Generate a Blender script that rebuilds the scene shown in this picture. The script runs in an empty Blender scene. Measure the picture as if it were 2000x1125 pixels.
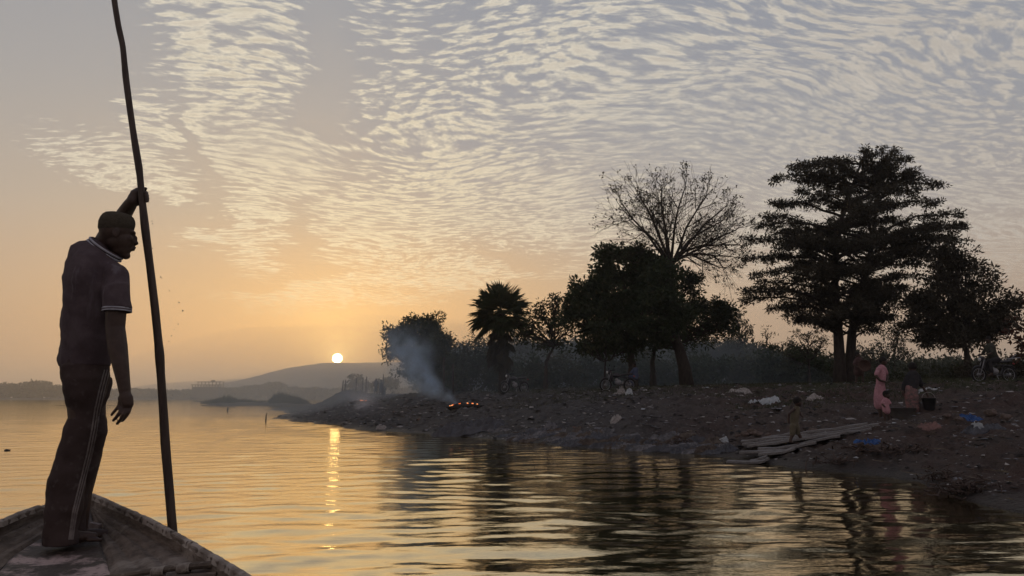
import bpy, bmesh, math, random
import numpy as np
from mathutils import Vector, Matrix, Quaternion
from mathutils import noise as mnoise

# ------------------------------------------------------------------ camera, sky, sun, exposure
S = bpy.context.scene
COL = S.collection
H = 1.35                    # eye height above the river
TH = math.atan(215.5 / 1444.0)
CT, ST = math.cos(TH), math.sin(TH)
cam_d = bpy.data.cameras.new('camera')
cam_d.sensor_width = 36.0
cam_d.lens = 36.0 * 1444 / 2000
cam_d.clip_start = 0.05
cam_d.clip_end = 30000
cam = bpy.data.objects.new('camera', cam_d)
COL.objects.link(cam)
cam.location = (0, 0, H)
cam.rotation_euler = (math.radians(90) + TH, 0, 0)
S.camera = cam

def at(px, py, Y):
    """place in the world seen at photo point (px, py) at forward distance Y"""
    u = (px - 1000) / 1444.0; v = (562.5 - py) / 1444.0
    dy = CT - ST * v; dz = ST + CT * v
    return Vector((u / dy * Y, Y, H + dz / dy * Y))

def az_el(px, py):
    p = at(px, py, 1.0) - Vector((0, 0, H))
    p.normalize()
    return math.degrees(math.atan2(p.x, p.y)), math.degrees(math.asin(p.z))

def lin(r, g, b, a=None):
    f = lambda c: (c / 255 / 12.92) if c / 255 <= 0.04045 else ((c / 255 + 0.055) / 1.055) ** 2.4
    return (f(r), f(g), f(b), 1.0)

SUN_AZ, SUN_EL = az_el(659, 700)
SUN_DIR = (math.sin(math.radians(SUN_AZ)) * math.cos(math.radians(SUN_EL)),
           math.cos(math.radians(SUN_AZ)) * math.cos(math.radians(SUN_EL)),
           math.sin(math.radians(SUN_EL)))

S.view_settings.view_transform = 'Standard'
S.view_settings.look = 'None'
S.view_settings.exposure = 0.30
S.view_settings.gamma = 1.0
S.render.engine = 'CYCLES'
S.cycles.use_denoising = True
S.cycles.max_bounces = 8
S.cycles.transparent_max_bounces = 24
S.cycles.volume_bounces = 1
S.cycles.sample_clamp_indirect = 4.0
S.cycles.caustics_reflective = False

# small expression helper for shader nodes
class X:
    nt = None
    def __init__(s, v): s.v = v
    @staticmethod
    def n(kind, **kw):
        nd = X.nt.nodes.new(kind)
        for k, v in kw.items(): setattr(nd, k, v)
        return nd
    @staticmethod
    def put(sock, v):
        if isinstance(v, X): X.nt.links.new(v.v, sock)
        elif v is not None: sock.default_value = v
    @staticmethod
    def m(op, *a, clamp=False):
        nd = X.n('ShaderNodeMath', operation=op, use_clamp=clamp)
        for i, x in enumerate(a): X.put(nd.inputs[i], x)
        return X(nd.outputs[0])
    def __add__(s, o): return X.m('ADD', s, o)
    __radd__ = __add__
    def __sub__(s, o): return X.m('SUBTRACT', s, o)
    def __rsub__(s, o): return X.m('SUBTRACT', o, s)
    def __mul__(s, o): return X.m('MULTIPLY', s, o)
    __rmul__ = __mul__
    def __truediv__(s, o): return X.m('DIVIDE', s, o)
    def __neg__(s): return X.m('MULTIPLY', s, -1.0)

def f_step(x, a, b):
    nd = X.n('ShaderNodeMapRange', interpolation_type='SMOOTHSTEP', clamp=True)
    X.put(nd.inputs[0], x); X.put(nd.inputs[1], a); X.put(nd.inputs[2], b)
    return X(nd.outputs[0])
def f_lin(x, a, b, c=0.0, d=1.0):
    nd = X.n('ShaderNodeMapRange', clamp=True)
    for i, q in enumerate((x, a, b, c, d)): X.put(nd.inputs[i], q)
    return X(nd.outputs[0])
def f_xyz(x, y, z=0.0):
    nd = X.n('ShaderNodeCombineXYZ')
    for i, q in enumerate((x, y, z)): X.put(nd.inputs[i], q)
    return X(nd.outputs[0])
def f_sep(v):
    nd = X.n('ShaderNodeSeparateXYZ'); X.put(nd.inputs[0], v)
    return [X(o) for o in nd.outputs]
def f_noise(vec, scale=1.0, detail=3.0, rough=0.5, dist=0.0, lac=2.0, col=False):
    nd = X.n('ShaderNodeTexNoise')
    X.put(nd.inputs['Vector'], vec); nd.inputs['Scale'].default_value = scale
    nd.inputs['Detail'].default_value = detail; nd.inputs['Roughness'].default_value = rough
    nd.inputs['Distortion'].default_value = dist; nd.inputs['Lacunarity'].default_value = lac
    return X(nd.outputs[1 if col else 0])
def f_vor(vec, scale=1.0, feature='F1', out=0, rnd=1.0):
    nd = X.n('ShaderNodeTexVoronoi', feature=feature)
    X.put(nd.inputs['Vector'], vec); nd.inputs['Scale'].default_value = scale
    nd.inputs['Randomness'].default_value = rnd
    return X(nd.outputs[out])
def f_mix(t, a, b, mode='MIX'):
    nd = X.n('ShaderNodeMix', data_type='RGBA', blend_type=mode)
    X.put(nd.inputs[0], t); X.put(nd.inputs[6], a); X.put(nd.inputs[7], b)
    return X(nd.outputs[2])
def f_ramp(t, stops, interp='LINEAR'):
    nd = X.n('ShaderNodeValToRGB'); cr = nd.color_ramp; cr.interpolation = interp
    while len(cr.elements) < len(stops): cr.elements.new(0.5)
    for e, (p, c) in zip(cr.elements, stops): e.position = p; e.color = c
    X.put(nd.inputs[0], t)
    return X(nd.outputs[0])
def f_vm(op, a, b=None):
    nd = X.n('ShaderNodeVectorMath', operation=op)
    X.put(nd.inputs[0], a)
    if b is not None:
        X.put(nd.inputs[3] if op == 'SCALE' else nd.inputs[1], b)
    return X(nd.outputs['Value' if op in ('DOT_PRODUCT', 'LENGTH', 'DISTANCE') else 'Vector'])

def build_world():
    w = bpy.data.worlds.new('World'); S.world = w; w.use_nodes = True
    nt = w.node_tree; nt.nodes.clear(); X.nt = nt
    out = X.n('ShaderNodeOutputWorld'); bg = X.n('ShaderNodeBackground')
    nt.links.new(bg.outputs[0], out.inputs[0])
    d = X(X.n('ShaderNodeTexCoord').outputs['Generated'])
    d = f_vm('NORMALIZE', d)
    x, y, z = f_sep(d)
    deg = 180 / math.pi
    A = X.m('ARCTAN2', x, y) * deg
    E = X.m('ARCSINE', z) * deg
    cs = f_vm('DOT_PRODUCT', d, SUN_DIR)
    ang = X.m('ARCCOSINE', X.m('MINIMUM', cs, 1.0)) * deg
    Ep = X.m('MAXIMUM', E, 0.0)
    dA = A - SUN_AZ
    # clear dawn air: warm low down, grey blue overhead
    t = Ep / 90.0
    far = f_ramp(t, [(0, lin(172, 146, 124)), (0.06, lin(174, 151, 130)), (.14, lin(166, 156, 147)), (.22, lin(152, 151, 151)),
                     (.32, lin(140, 143, 150)), (.6, lin(104, 113, 134)), (1, lin(88, 99, 124))])
    near = f_ramp(t, [(0, lin(212, 160, 106)), (0.03, lin(220, 166, 102)), (.08, lin(208, 168, 118)), (.15, lin(178, 163, 142)), (.24, lin(157, 154, 151)),
                      (.32, lin(146, 148, 152)), (.6, lin(104, 113, 134)), (1, lin(88, 99, 124))])
    side = X.m('EXPONENT', -(dA * dA) / (24.0 * 24.0))
    base = f_mix(side, far, near)
    # the sky turned away from the dawn is dimmer and bluer
    back = f_step(y, 0.35, -0.7)
    base = f_mix(back, base, lin(142, 134, 138))
    nish = X.n('ShaderNodeTexSky', sky_type='NISHITA')
    nish.sun_disc = False; nish.sun_elevation = math.radians(SUN_EL); nish.sun_rotation = math.radians(SUN_AZ)
    nish.dust_density = 4.0; nish.air_density = 1.2
    nsk = f_mix(1.0, X(nish.outputs[0]), (0.1, 0.1, 0.1, 1), 'MULTIPLY')
    base = f_mix(0.06, base, nsk)
    # ---- altocumulus sheet, one flat layer high above
    zz = X.m('MAXIMUM', z, 0.0) + 0.045      # the sheet follows the earth's curve
    px, py = x / zz, y / zz
    P = f_xyz(px, py, 0.0)
    warp = f_noise(P, 0.8, 2, 0.5, col=True)
    wx, wy, _ = f_sep(warp)
    px2 = px + (wx - .5) * 0.7
    py2 = py + (wy - .5) * 0.7
    tilt = 0.16 - f_step(A, 4.0, 34.0) * 0.46 - f_step(A, -6.0, -20.0) * 0.28       # the rows fan out to the right
    w2 = f_noise(P, 3.0, 2, 0.5)
    py3 = py2 + px2 * tilt
    n_row = f_noise(f_xyz(px2 * 9.0, py3 * 21.0, 3.1), 1.0, 2, 0.5)
    n_fine = f_noise(f_xyz(px2 * 46.0, py3 * 72.0, 7.7), 1.0, 3, 0.62)
    wav = X.m('SINE', py3 * 110.0 + (w2 - .5) * 18.0 + (n_row - .5) * 6.0)
    n_big = f_noise(P, 1.3, 3, 0.55)
    jig = f_noise(f_xyz(px2 * 9.0, py3 * 14.0, 1.3), 1.0, 3, 0.6, col=True)
    jx, jy, _ = f_sep(jig)
    cell = f_vor(f_xyz(px2 * 19.0 + (jx - .5) * 2.2, py3 * 37.0 + (jy - .5) * 2.2, 0.0), 1.0, 'SMOOTH_F1')
    tex = (n_row - .5) * 0.7 + (n_fine - .5) * 1.3 + wav * 0.13 + (0.46 - cell) * 1.7
    # where the sheet lies (azimuth, elevation of soft patches)
    wA = (f_noise(P, 1.6, 4, 0.6) - .5)
    wE = (f_noise(f_xyz(px, py, 9.0), 1.6, 4, 0.6) - .5)
    A2 = A + wA * 9.0
    E2 = E + wE * 6.0
    def blob(cx, cy, rx, ry, rot=0.0, soft=0.6):
        a0, e0 = az_el(cx, cy)
        k = 1444 * math.pi / 180
        c, s_ = math.cos(math.radians(rot)), math.sin(math.radians(rot))
        da, de = A2 - a0, E2 - e0
        u = (da * c + de * s_) / (rx / k)
        v = (de * c - da * s_) / (ry / k)
        r = X.m('SQRT', u * u + v * v)
        return f_step(r, 1.0 + soft, 1.0 - soft)
    mk = blob(1500, 60, 860, 360)
    for b in [(470, 60, 130, 190, 10), (420, 230, 26, 150, -14), (520, 300, 160, 95, 0), (250, 330, 150, 42, -10), (505, 430, 65, 95, 12),
              (425, 468, 60, 24, 0), (640, 575, 200, 32, 10), (740, 430, 170, 120, -20), (900, 300, 230, 200, 0), (900, 530, 280, 36, 6),
              (1150, 400, 250, 140, 0), (1750, 420, 400, 170, 0), (310, 250, 60, 60, 0), (1380,480,300,40,0)]:
        mk = X.m('MAXIMUM', mk, blob(*b))
    for b in [(645, 60, 34, 150, 3, .7), (590, 470, 26, 70, 25, .7), (390, 300, 14, 80, 12, .7), (1010, 505, 90, 12, 0, .8), (610, 210, 40, 30, 0, .8)]:
        mk = mk * (1.0 - blob(*b) * 0.9)
    mk = mk * f_step(E, 4.0, 8.0)
    veil = X.m('MAXIMUM', blob(1330, 300, 380, 130, 0, .95), blob(560, 290, 120, 60, 0, .8) * .8)
    dens = tex * (1.0 - veil * 0.6) + (n_big - .5) * 0.5 + mk * 0.85 - 0.80
    c0 = f_step(dens, -0.34, 0.46)
    cld = c0 * f_step(mk, 0.02, 0.5)
    # light on the sheet: creamy where it is thin and near the sun, greyer away and where it is thick
    glow = X.m('EXPONENT', -(ang * ang) / (20.0 * 20.0))
    cc = f_mix(glow, lin(202, 196, 182), lin(242, 226, 184))
    cc = f_mix(f_step(E, 14.0, 4.0) * 0.55, cc, lin(236, 190, 128))
    cc = f_mix(f_step(A, 5.0, 34.0) * 0.7, cc, lin(172, 164, 154))
    thick = f_mix(glow, lin(166, 160, 154), lin(196, 178, 146))
    cc = f_mix(f_step(dens, 0.15, 0.75) * 0.65, cc, thick)
    cc = f_vm('SCALE', cc, f_lin(n_fine * .5 + n_row * .5, .3, .7, .86, 1.14))
    cc = f_mix(back, cc, lin(150, 145, 146))
    sky = f_mix(cld * (0.92 - veil * 0.25), base, cc)
    gap = mk * (1.0 - c0) * f_step(E, 8.0, 20.0) * (1.0 - back) * f_lin(A, -22.0, -4.0, 0.25, 1.0)
    sky = f_mix(gap * 0.55, sky, lin(128, 134, 146))
    # glow round the sun, then its disc
    g1 = X.m('EXPONENT', ang * (-1 / 2.6)) * 1.25
    g2 = X.m('EXPONENT', ang * (-1 / 9.0)) * 0.24
    gl = f_vm('SCALE', (0.60, 0.36, 0.08), g1 + g2)
    sky = f_vm('ADD', sky, gl)
    sky = f_vm('ADD', sky, f_vm('SCALE', (0.8, 0.55, 0.2), X.m('EXPONENT', ang * (-1 / 0.8)) * 1.1))
    disc = f_step(ang, 0.40, 0.29)
    sky = f_mix(disc, sky, (55.0, 38.0, 15.0, 1))
    X.put(bg.inputs[0], sky)
    bg.inputs[1].default_value = 1.0
    w.cycles.sampling_method = 'MANUAL'; w.cycles.sample_map_resolution = 1024

build_world()

sun_l = bpy.data.lights.new('sun', 'SUN')
sun_l.energy = 0.7; sun_l.angle = math.radians(0.6); sun_l.color = (1.0, 0.58, 0.20)
sun_o = bpy.data.objects.new('sun', sun_l); COL.objects.link(sun_o)
sun_o.visible_glossy = False     # the disc itself is in the sky; do not mirror it twice in the water
sun_o.rotation_euler = (-Vector(SUN_DIR)).to_track_quat('-Z', 'Y').to_euler()

# ------------------------------------------------------------------ helpers
rng = np.random.default_rng(7)
random.seed(7)

def new_mat(name, color=(0.1, 0.1, 0.1), rough=0.8, spec=0.3, build=None):
    m = bpy.data.materials.new(name); m.use_nodes = True
    nt = m.node_tree; b = nt.nodes['Principled BSDF']
    b.inputs['Base Color'].default_value = (*color[:3], 1)
    b.inputs['Roughness'].default_value = rough
    b.inputs['Specular IOR Level'].default_value = spec
    X.nt = nt
    if build: build(nt, b)
    return m

def f_bump(h, strength=0.5, dist=0.05):
    nd = X.n('ShaderNodeBump'); nd.inputs['Strength'].default_value = strength
    nd.inputs['Distance'].default_value = dist
    X.put(nd.inputs['Height'], h)
    return X(nd.outputs[0])
def f_obj(): return X(X.n('ShaderNodeTexCoord').outputs['Object'])
def f_pos(): return X(X.n('ShaderNodeNewGeometry').outputs['Position'])

def mottled(name, c1, c2, scale=6.0, rough=0.85, spec=0.25, bump=0.4, bdist=0.02, c3=None, detail=5, stretch=None):
    """two or three real surface colours broken up by noise, with a little relief"""
    def f(nt, b):
        v = f_obj()
        if stretch: v = f_vm('MULTIPLY', v, stretch)
        n = f_noise(v, scale, detail, 0.6)
        c = f_mix(f_step(n, 0.35, 0.65), (*c1[:3], 1), (*c2[:3], 1))
        if c3 is not None:
            n3 = f_noise(v, scale * 3.3, 3, 0.6)
            c = f_mix(f_step(n3, 0.55, 0.72), c, (*c3[:3], 1))
        X.put(b.inputs['Base Color'], c)
        if bump: X.put(b.inputs['Normal'], f_bump(f_noise(v, scale * 4, 4, 0.6), bump, bdist))
    return new_mat(name, c1, rough, spec, f)

def tag(o, label=None, cat=None, group=None, kind=None):
    if label: o['label'] = label
    if cat: o['category'] = cat
    if group: o['group'] = group
    if kind: o['kind'] = kind
    return o

def empty(name, loc=(0, 0, 0), rz=0.0, **kw):
    o = bpy.data.objects.new(name, None); COL.objects.link(o)
    o.location = loc; o.rotation_euler = (0, 0, rz); o.empty_display_size = 0.2
    return tag(o, **kw)

def mesh_np(name, verts, faces, mat=None, parent=None, smooth=False, fs=None, **kw):
    """faces: an (n,k) array or list of arrays"""
    me = bpy.data.meshes.new(name)
    verts = np.asarray(verts, dtype=np.float32).reshape(-1, 3)
    fl = faces if isinstance(faces, list) else [faces]
    fl = [np.asarray(f, dtype=np.int32) for f in fl if len(f)]
    nl = sum(f.size for f in fl); nf = sum(len(f) for f in fl)
    me.vertices.add(len(verts)); me.vertices.foreach_set('co', verts.ravel())
    me.loops.add(nl); me.polygons.add(nf)
    me.loops.foreach_set('vertex_index', np.concatenate([f.ravel() for f in fl]))
    tot = np.concatenate([np.full(len(f), f.shape[1], np.int32) for f in fl])
    st = np.concatenate([[0], np.cumsum(tot)[:-1]]).astype(np.int32)
    me.polygons.foreach_set('loop_start', st); me.polygons.foreach_set('loop_total', tot)
    me.polygons.foreach_set('use_smooth', np.full(nf, smooth, bool))
    me.update(calc_edges=True); me.validate()
    o = bpy.data.objects.new(name, me); COL.objects.link(o)
    if parent is not None: o.parent = parent
    if mat:
        for mm in (mat if isinstance(mat, (list, tuple)) else [mat]): me.materials.append(mm)
    return tag(o, **kw)

class MB:
    """collects shapes and links them as ONE mesh"""
    def __init__(s): s.v = []; s.f = {}; s.n = 0
    def raw(s, V, F):
        V = np.asarray(V, float).reshape(-1, 3)
        F = np.asarray(F, int)
        if F.size: s.f.setdefault(F.shape[1], []).append(F + s.n)
        s.v.append(V); s.n += len(V)
        return s
    def box(s, c, d, rot=None):
        c = np.array(c, float); d = np.array(d, float) / 2
        V = np.array([[x, y, z] for x in (-1, 1) for y in (-1, 1) for z in (-1, 1)], float) * d
        if rot is not None: V = V @ np.array(rot).T
        return s.raw(V + c, [[0, 1, 3, 2], [4, 6, 7, 5], [0, 4, 5, 1], [2, 3, 7, 6], [0, 2, 6, 4], [1, 5, 7, 3]])
    def tube(s, pts, rad, n=8, cap=True, flat=1.0, up=None):
        pts = np.asarray(pts, float); k = len(pts)
        rad = np.full(k, rad, float) if np.isscalar(rad) else np.asarray(rad, float)
        T = np.gradient(pts, axis=0); T /= np.linalg.norm(T, axis=1)[:, None] + 1e-9
        ref = np.array(up, float) if up is not None else (np.array([0, 0, 1.]) if abs(T[0][2]) < 0.9 else np.array([0, 1., 0]))
        a = ref - T[0] * ref.dot(T[0]); a /= np.linalg.norm(a)
        V = []; th = np.arange(n) * 2 * np.pi / n
        for i in range(k):
            a = a - T[i] * a.dot(T[i]); a /= np.linalg.norm(a) + 1e-9
            b = np.cross(T[i], a)
            V.append(pts[i] + rad[i] * (np.cos(th)[:, None] * a * flat + np.sin(th)[:, None] * b))
        V = np.concatenate(V)
        i, j = np.meshgrid(np.arange(k - 1), np.arange(n), indexing='ij')
        q = np.stack([i * n + j, i * n + (j + 1) % n, (i + 1) * n + (j + 1) % n, (i + 1) * n + j], -1).reshape(-1, 4)
        b0 = s.n
        s.raw(V, q)
        if cap:
            V2 = np.array([pts[0] - T[0] * rad[0] * .3, pts[-1] + T[-1] * rad[-1] * .3])
            j = np.arange(n)
            off = s.n - b0
            t1 = np.stack([(j + 1) % n, j, np.full(n, off)], -1)
            t2 = np.stack([(k - 1) * n + j, (k - 1) * n + (j + 1) % n, np.full(n, off + 1)], -1)
            s.f.setdefault(3, []).append(np.concatenate([t1, t2]) + b0)
            s.v.append(V2); s.n += 2
        return s
    def ball(s, c, r, nu=12, nv=8, rot=None):
        r = np.ones(3) * np.array(r, float)
        u = np.arange(nu) * 2 * np.pi / nu; v = (np.arange(1, nv)) * np.pi / nv
        U, W = np.meshgrid(u, v)
        V = np.stack([np.sin(W) * np.cos(U), np.sin(W) * np.sin(U), np.cos(W)], -1).reshape(-1, 3)
        V = np.concatenate([V, [[0, 0, 1], [0, 0, -1]]]) * r
        if rot is not None: V = V @ np.array(rot).T
        i, j = np.meshgrid(np.arange(nv - 2), np.arange(nu), indexing='ij')
        q = np.stack([i * nu + j, (i + 1) * nu + j, (i + 1) * nu + (j + 1) % nu, i * nu + (j + 1) % nu], -1).reshape(-1, 4)
        j = np.arange(nu); T = (nv - 1) * nu; L = (nv - 2) * nu
        t = np.concatenate([np.stack([np.full(nu, T), j, (j + 1) % nu], -1), np.stack([np.full(nu, T + 1), L + (j + 1) % nu, L + j], -1)])
        b0 = s.n
        s.raw(V + np.array(c, float), q)
        s.f.setdefault(3, []).append(t + b0)
        return s
    def build(s, name, mat, parent=None, smooth=True, **kw):
        V = np.concatenate(s.v); F = [np.concatenate(f) for f in s.f.values()]
        return mesh_np(name, V, F, mat, parent, smooth, **kw)

def copy_tree(o, parent=None):
    c = o.copy(); COL.objects.link(c)
    if parent is not None: c.parent = parent
    for ch in list(o.children): copy_tree(ch, c)
    return c

# smooth lattice noise, vectorised
_pr = np.random.default_rng(11)
_tab = _pr.random((256, 256)) * 2 - 1
def vnoise(x, y, s=0):
    x = np.asarray(x, float) + s * 17.31; y = np.asarray(y, float) + s * 9.17
    xi = np.floor(x).astype(int); yi = np.floor(y).astype(int)
    fx = x - xi; fy = y - yi
    fx = fx * fx * (3 - 2 * fx); fy = fy * fy * (3 - 2 * fy)
    g = lambda a, b: _tab[(a + s * 31) & 255, (b + s * 57) & 255]
    return (g(xi, yi) * (1 - fx) + g(xi + 1, yi) * fx) * (1 - fy) + (g(xi, yi + 1) * (1 - fx) + g(xi + 1, yi + 1) * fx) * fy
def fbm(x, y, octs=4, s=0, gain=0.5):
    a = 1.0; t = 0.0
    for o in range(octs):
        t = t + a * vnoise(x * 2 ** o, y * 2 ** o, s + o); a *= gain
    return t
def sstep(x, a, b):
    t = np.clip((np.asarray(x, float) - a) / (b - a), 0, 1); return t * t * (3 - 2 * t)

# ------------------------------------------------------------------ ground
def wp(px, py):
    """point of the river plane under photo point"""
    a = at(px, py, 1.0); k = H / (H - a.z)
    return (a.x * k, k)
SHORE = [wp(*p) for p in [(2500, 1150), (2060, 1015), (1990, 1000), (1945, 992), (1880, 978), (1830, 958), (1790, 940), (1720, 928), (1640, 921), (1570, 914), (1500, 905), (1425, 893), (1330, 886),
         (1270, 884), (1200, 877), (1130, 874), (1060, 867), (1000, 863), (950, 858), (905, 853), (860, 850), (800, 845), (750, 841), (715, 840), (690, 837), (650, 831), (600, 825), (570, 822), (545, 816),
         (538, 812), (560, 807), (552, 803), (520, 801), (560, 797), (620, 791), (640, 787)]]
SHORE += [(-52, 330), (200, 600), (3000, 900), (3000, -200), (30, -60), (14, -5)]
FARP = [(-4000, 900), (-700, 870), (-420, 905), (-300, 1010), (-100, 1030), (150, 980), (600, 800), (3000, 800), (4200, 5200), (-4200, 5200)]

def sdist(x, y, poly):
    P = np.array(poly, float); n = len(P)
    d = np.full(x.shape, 1e18); ins = np.zeros(x.shape, bool)
    for i in range(n):
        a = P[i]; b = P[(i + 1) % n]; e = b - a
        t = np.clip(((x - a[0]) * e[0] + (y - a[1]) * e[1]) / e.dot(e), 0, 1)
        dx = x - a[0] - t * e[0]; dy = y - a[1] - t * e[1]
        d = np.minimum(d, dx * dx + dy * dy)
        c = ((a[1] > y) != (b[1] > y))
        with np.errstate(divide='ignore', invalid='ignore'):
            xx = (b[0] - a[0]) * (y - a[1]) / (b[1] - a[1]) + a[0]
        ins ^= c & (x < xx)
    return np.where(ins, 1, -1) * np.sqrt(d)

def height(x, y, fine=True):
    x = np.asarray(x, float); y = np.asarray(y, float)
    r = np.hypot(x, y)
    d = sdist(x, y, SHORE)
    d = d + fbm(x / 3.1, y / 3.1, 3, 3) * np.clip(r / 60, 0.15, 1.0) * 0.9
    d2 = sdist(x, y, FARP)
    u = x / np.maximum(y, 1.0)
    low = 0.16 + 0.84 * sstep(u, -0.30, -0.215)
    low = np.where(y < 20, 1.0, low)
    top = 2.15 + 0.25 * fbm(x / 14, y / 14, 3, 5)
    dd = np.maximum(d, 0)
    h = top * (1 - np.exp(-dd / 8.5)) * low
    # a cut bank behind the brush at the right, and heaps on the point
    h = h + 0.9 * np.exp(-(((x + 17.6) / 1.9) ** 2 + ((y - 81) / 6) ** 2)) + 0.45 * np.exp(-(((x + 19.5) / 1.6) ** 2 + ((y - 82) / 5) ** 2))
    h = h + 0.25 * np.exp(-(((x + 5.5) / 3.5) ** 2 + ((y - 52) / 2.5) ** 2)) * (d > 0)
    if fine:
        w = sstep(d, -0.1, 1.2)
        n1 = fbm(x * 0.8, y * 0.8, 4, 8)
        n2 = fbm(x * 3.3, y * 3.3, 4, 13)
        rid = 1 - np.abs(fbm(x * 2.1, y * 2.6, 4, 17))
        h = h + w * (0.085 * n1 + 0.075 * n2 + 0.030 * fbm(x * 9, y * 9, 3, 23) + 0.08 * (rid - .5)) * (1 - 0.75 * sstep(d, 11, 20)) * sstep(1400 - r, 0, 600)
    h = np.where(d > 0, h + 0.02, np.maximum(-1.2, d * 0.22))
    h2 = np.where(d2 > 0, 2.2 * (1 - np.exp(-d2 / 30)), -1.2)
    return np.maximum(h, h2)

def gz(x, y): return float(height(np.array([x]), np.array([y]))[0])

def fan(a_list, r_list):
    A, R = np.meshgrid(np.array(a_list), np.array(r_list), indexing='ij')
    x = R * np.sin(A); y = R * np.cos(A)
    na, nr = A.shape
    i, j = np.meshgrid(np.arange(na - 1), np.arange(nr - 1), indexing='ij')
    q = np.stack([i * nr + j, i * nr + j + 1, (i + 1) * nr + j + 1, (i + 1) * nr + j], -1).reshape(-1, 4)
    return x, y, q

def build_ground():
    def f(nt, b):
        p = f_pos()
        n1 = f_noise(p, 0.35, 5, 0.6); n2 = f_noise(p, 2.6, 6, 0.65); n3 = f_noise(p, 14.0, 4, 0.7)
        sx, sy, sz = f_sep(p)
        # the bank's colour turns greyer away to the left, redder at the right
        u = sx / X.m('MAXIMUM', sy, 1.0)
        base = f_mix(f_step(u, 0.05, 0.38), (0.088, 0.085, 0.083, 1), (0.085, 0.056, 0.045, 1))
        c = f_mix(f_step(n1, 0.35, 0.65), base, f_mix(0.5, base, (0.11, 0.098, 0.085, 1)))
        c = f_mix(f_step(n2, 0.48, 0.62) * 0.55, c, (0.035, 0.030, 0.026, 1))
        c = f_mix(f_step(n3, 0.60, 0.72) * 0.7, c, (0.19, 0.17, 0.15, 1))
        grass = f_step(n1 + (n2 - .5) * 0.6, 0.50, 0.60) * f_step(sz, 1.35, 1.9)
        c = f_mix(grass * 0.7, c, (0.040, 0.050, 0.022, 1))
        wet = f_step(sz, 0.28, 0.02)
        c = f_mix(wet * 0.7, c, (0.022, 0.018, 0.015, 1))
        X.put(b.inputs['Base Color'], c)
        X.put(b.inputs['Roughness'], 0.95 - wet * 0.45)
        X.put(b.inputs['Normal'], f_bump(n2 * 0.8 + n3, 1.0, 0.08))
    m = new_mat('bank_soil', (0.08, 0.06, 0.05), 0.95, 0.2, f)
    a = np.concatenate([np.linspace(-math.pi, -0.75, 60)[:-1], np.linspace(-0.75, 0.75, 1000), np.linspace(0.75, math.pi, 60)[1:]])
    r = np.concatenate([[0.5, 2, 4], np.geomspace(6, 130, 560), np.geomspace(135, 6400, 70)])
    x, y, q = fan(a, r)
    z = height(x, y)
    mesh_np('ground', np.stack([x, y, z], -1), q[:, ::-1], m, smooth=True, kind='structure')
build_ground()

# ------------------------------------------------------------------ river
def build_water():
    def f(nt, b):
        p = f_pos()
        b.inputs['IOR'].default_value = 1.33
        n = f_noise(f_vm('MULTIPLY', p, (1.6, 5.5, 1)), 1.0, 4, 0.62)
        n2 = f_noise(f_vm('MULTIPLY', p, (5.0, 15.0, 1)), 1.0, 3, 0.6)
        patch = f_noise(p, 0.16, 3, 0.5)
        h = (n * 0.8 + n2 * 0.10) * f_lin(patch, 0.3, 0.7, 0.35, 1.25)
        nb = f_bump(h, 1.0, 0.008)
        X.put(b.inputs['Normal'], nb)
        gl = X.n('ShaderNodeBsdfGlossy'); gl.inputs['Color'].default_value = (0.90, 0.81, 0.60, 1); gl.inputs['Roughness'].default_value = 0.045
        X.put(gl.inputs['Normal'], nb)
        mx = X.n('ShaderNodeMixShader'); mx.inputs[0].default_value = 0.74
        nt.links.new(b.outputs[0], mx.inputs[1]); nt.links.new(gl.outputs[0], mx.inputs[2]); nt.links.new(mx.outputs[0], nt.nodes['Material Output'].inputs[0])
    m = new_mat('river_water', (0.035, 0.030, 0.016), 0.02, 0.5, f)
    a = np.concatenate([np.linspace(-math.pi, -0.72, 50)[:-1], np.linspace(-0.72, 0.72, 900), np.linspace(0.72, math.pi, 50)[1:]])
    r = np.concatenate([[0.3, 1.0], np.geomspace(1.8, 60, 620), np.geomspace(62, 6400, 60)])
    x, y, q = fan(a, r)
    R = np.hypot(x, y)
    z = np.zeros_like(x)
    g = np.random.default_rng(5)
    for i in range(46):
        lam = 0.17 * (1.7 / 0.17) ** g.random()
        th = math.radians(90 + g.normal(8, 26))
        k = 2 * math.pi / lam; ph = g.random() * 6.28
        amp = lam * 0.0019 * (1.0 if lam < 1.2 else 0.6)
        mod = 0.55 + 0.75 * np.clip(vnoise(x / (lam * 5) + i, y / (lam * 5), i % 7) + 0.3, 0, 1.3)
        # what the mesh is too coarse to carry is left flat
        fade = 1 - sstep(R * 0.0058 / lam, 0.16, 0.34)
        z += amp * mod * fade * np.sin(k * (x * math.cos(th) + y * math.sin(th)) + ph + 1.2 * vnoise(x / 1.7, y / 1.7, i % 5))
    mesh_np('river_water', np.stack([x, y, z], -1), q[:, ::-1], m, smooth=True, kind='structure')
build_water()

# ------------------------------------------------------------------ hazy air
def build_haze():
    m = bpy.data.materials.new('haze_air'); m.use_nodes = True; nt = m.node_tree; nt.nodes.clear(); X.nt = nt
    o = X.n('ShaderNodeOutputMaterial'); v = X.n('ShaderNodeVolumePrincipled')
    v.inputs['Color'].default_value = (1.0, 0.98, 0.95, 1)
    v.inputs['Density'].default_value = HAZE
    v.inputs['Anisotropy'].default_value = 0.6
    nt.links.new(v.outputs[0], o.inputs['Volume'])
    mb = MB(); mb.box((0, 2300, 74 - 2.2), (9000, 5400, 148))
    mb.build('haze', m, smooth=False, kind='stuff')
HAZE = 0.00045
build_haze()

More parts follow.
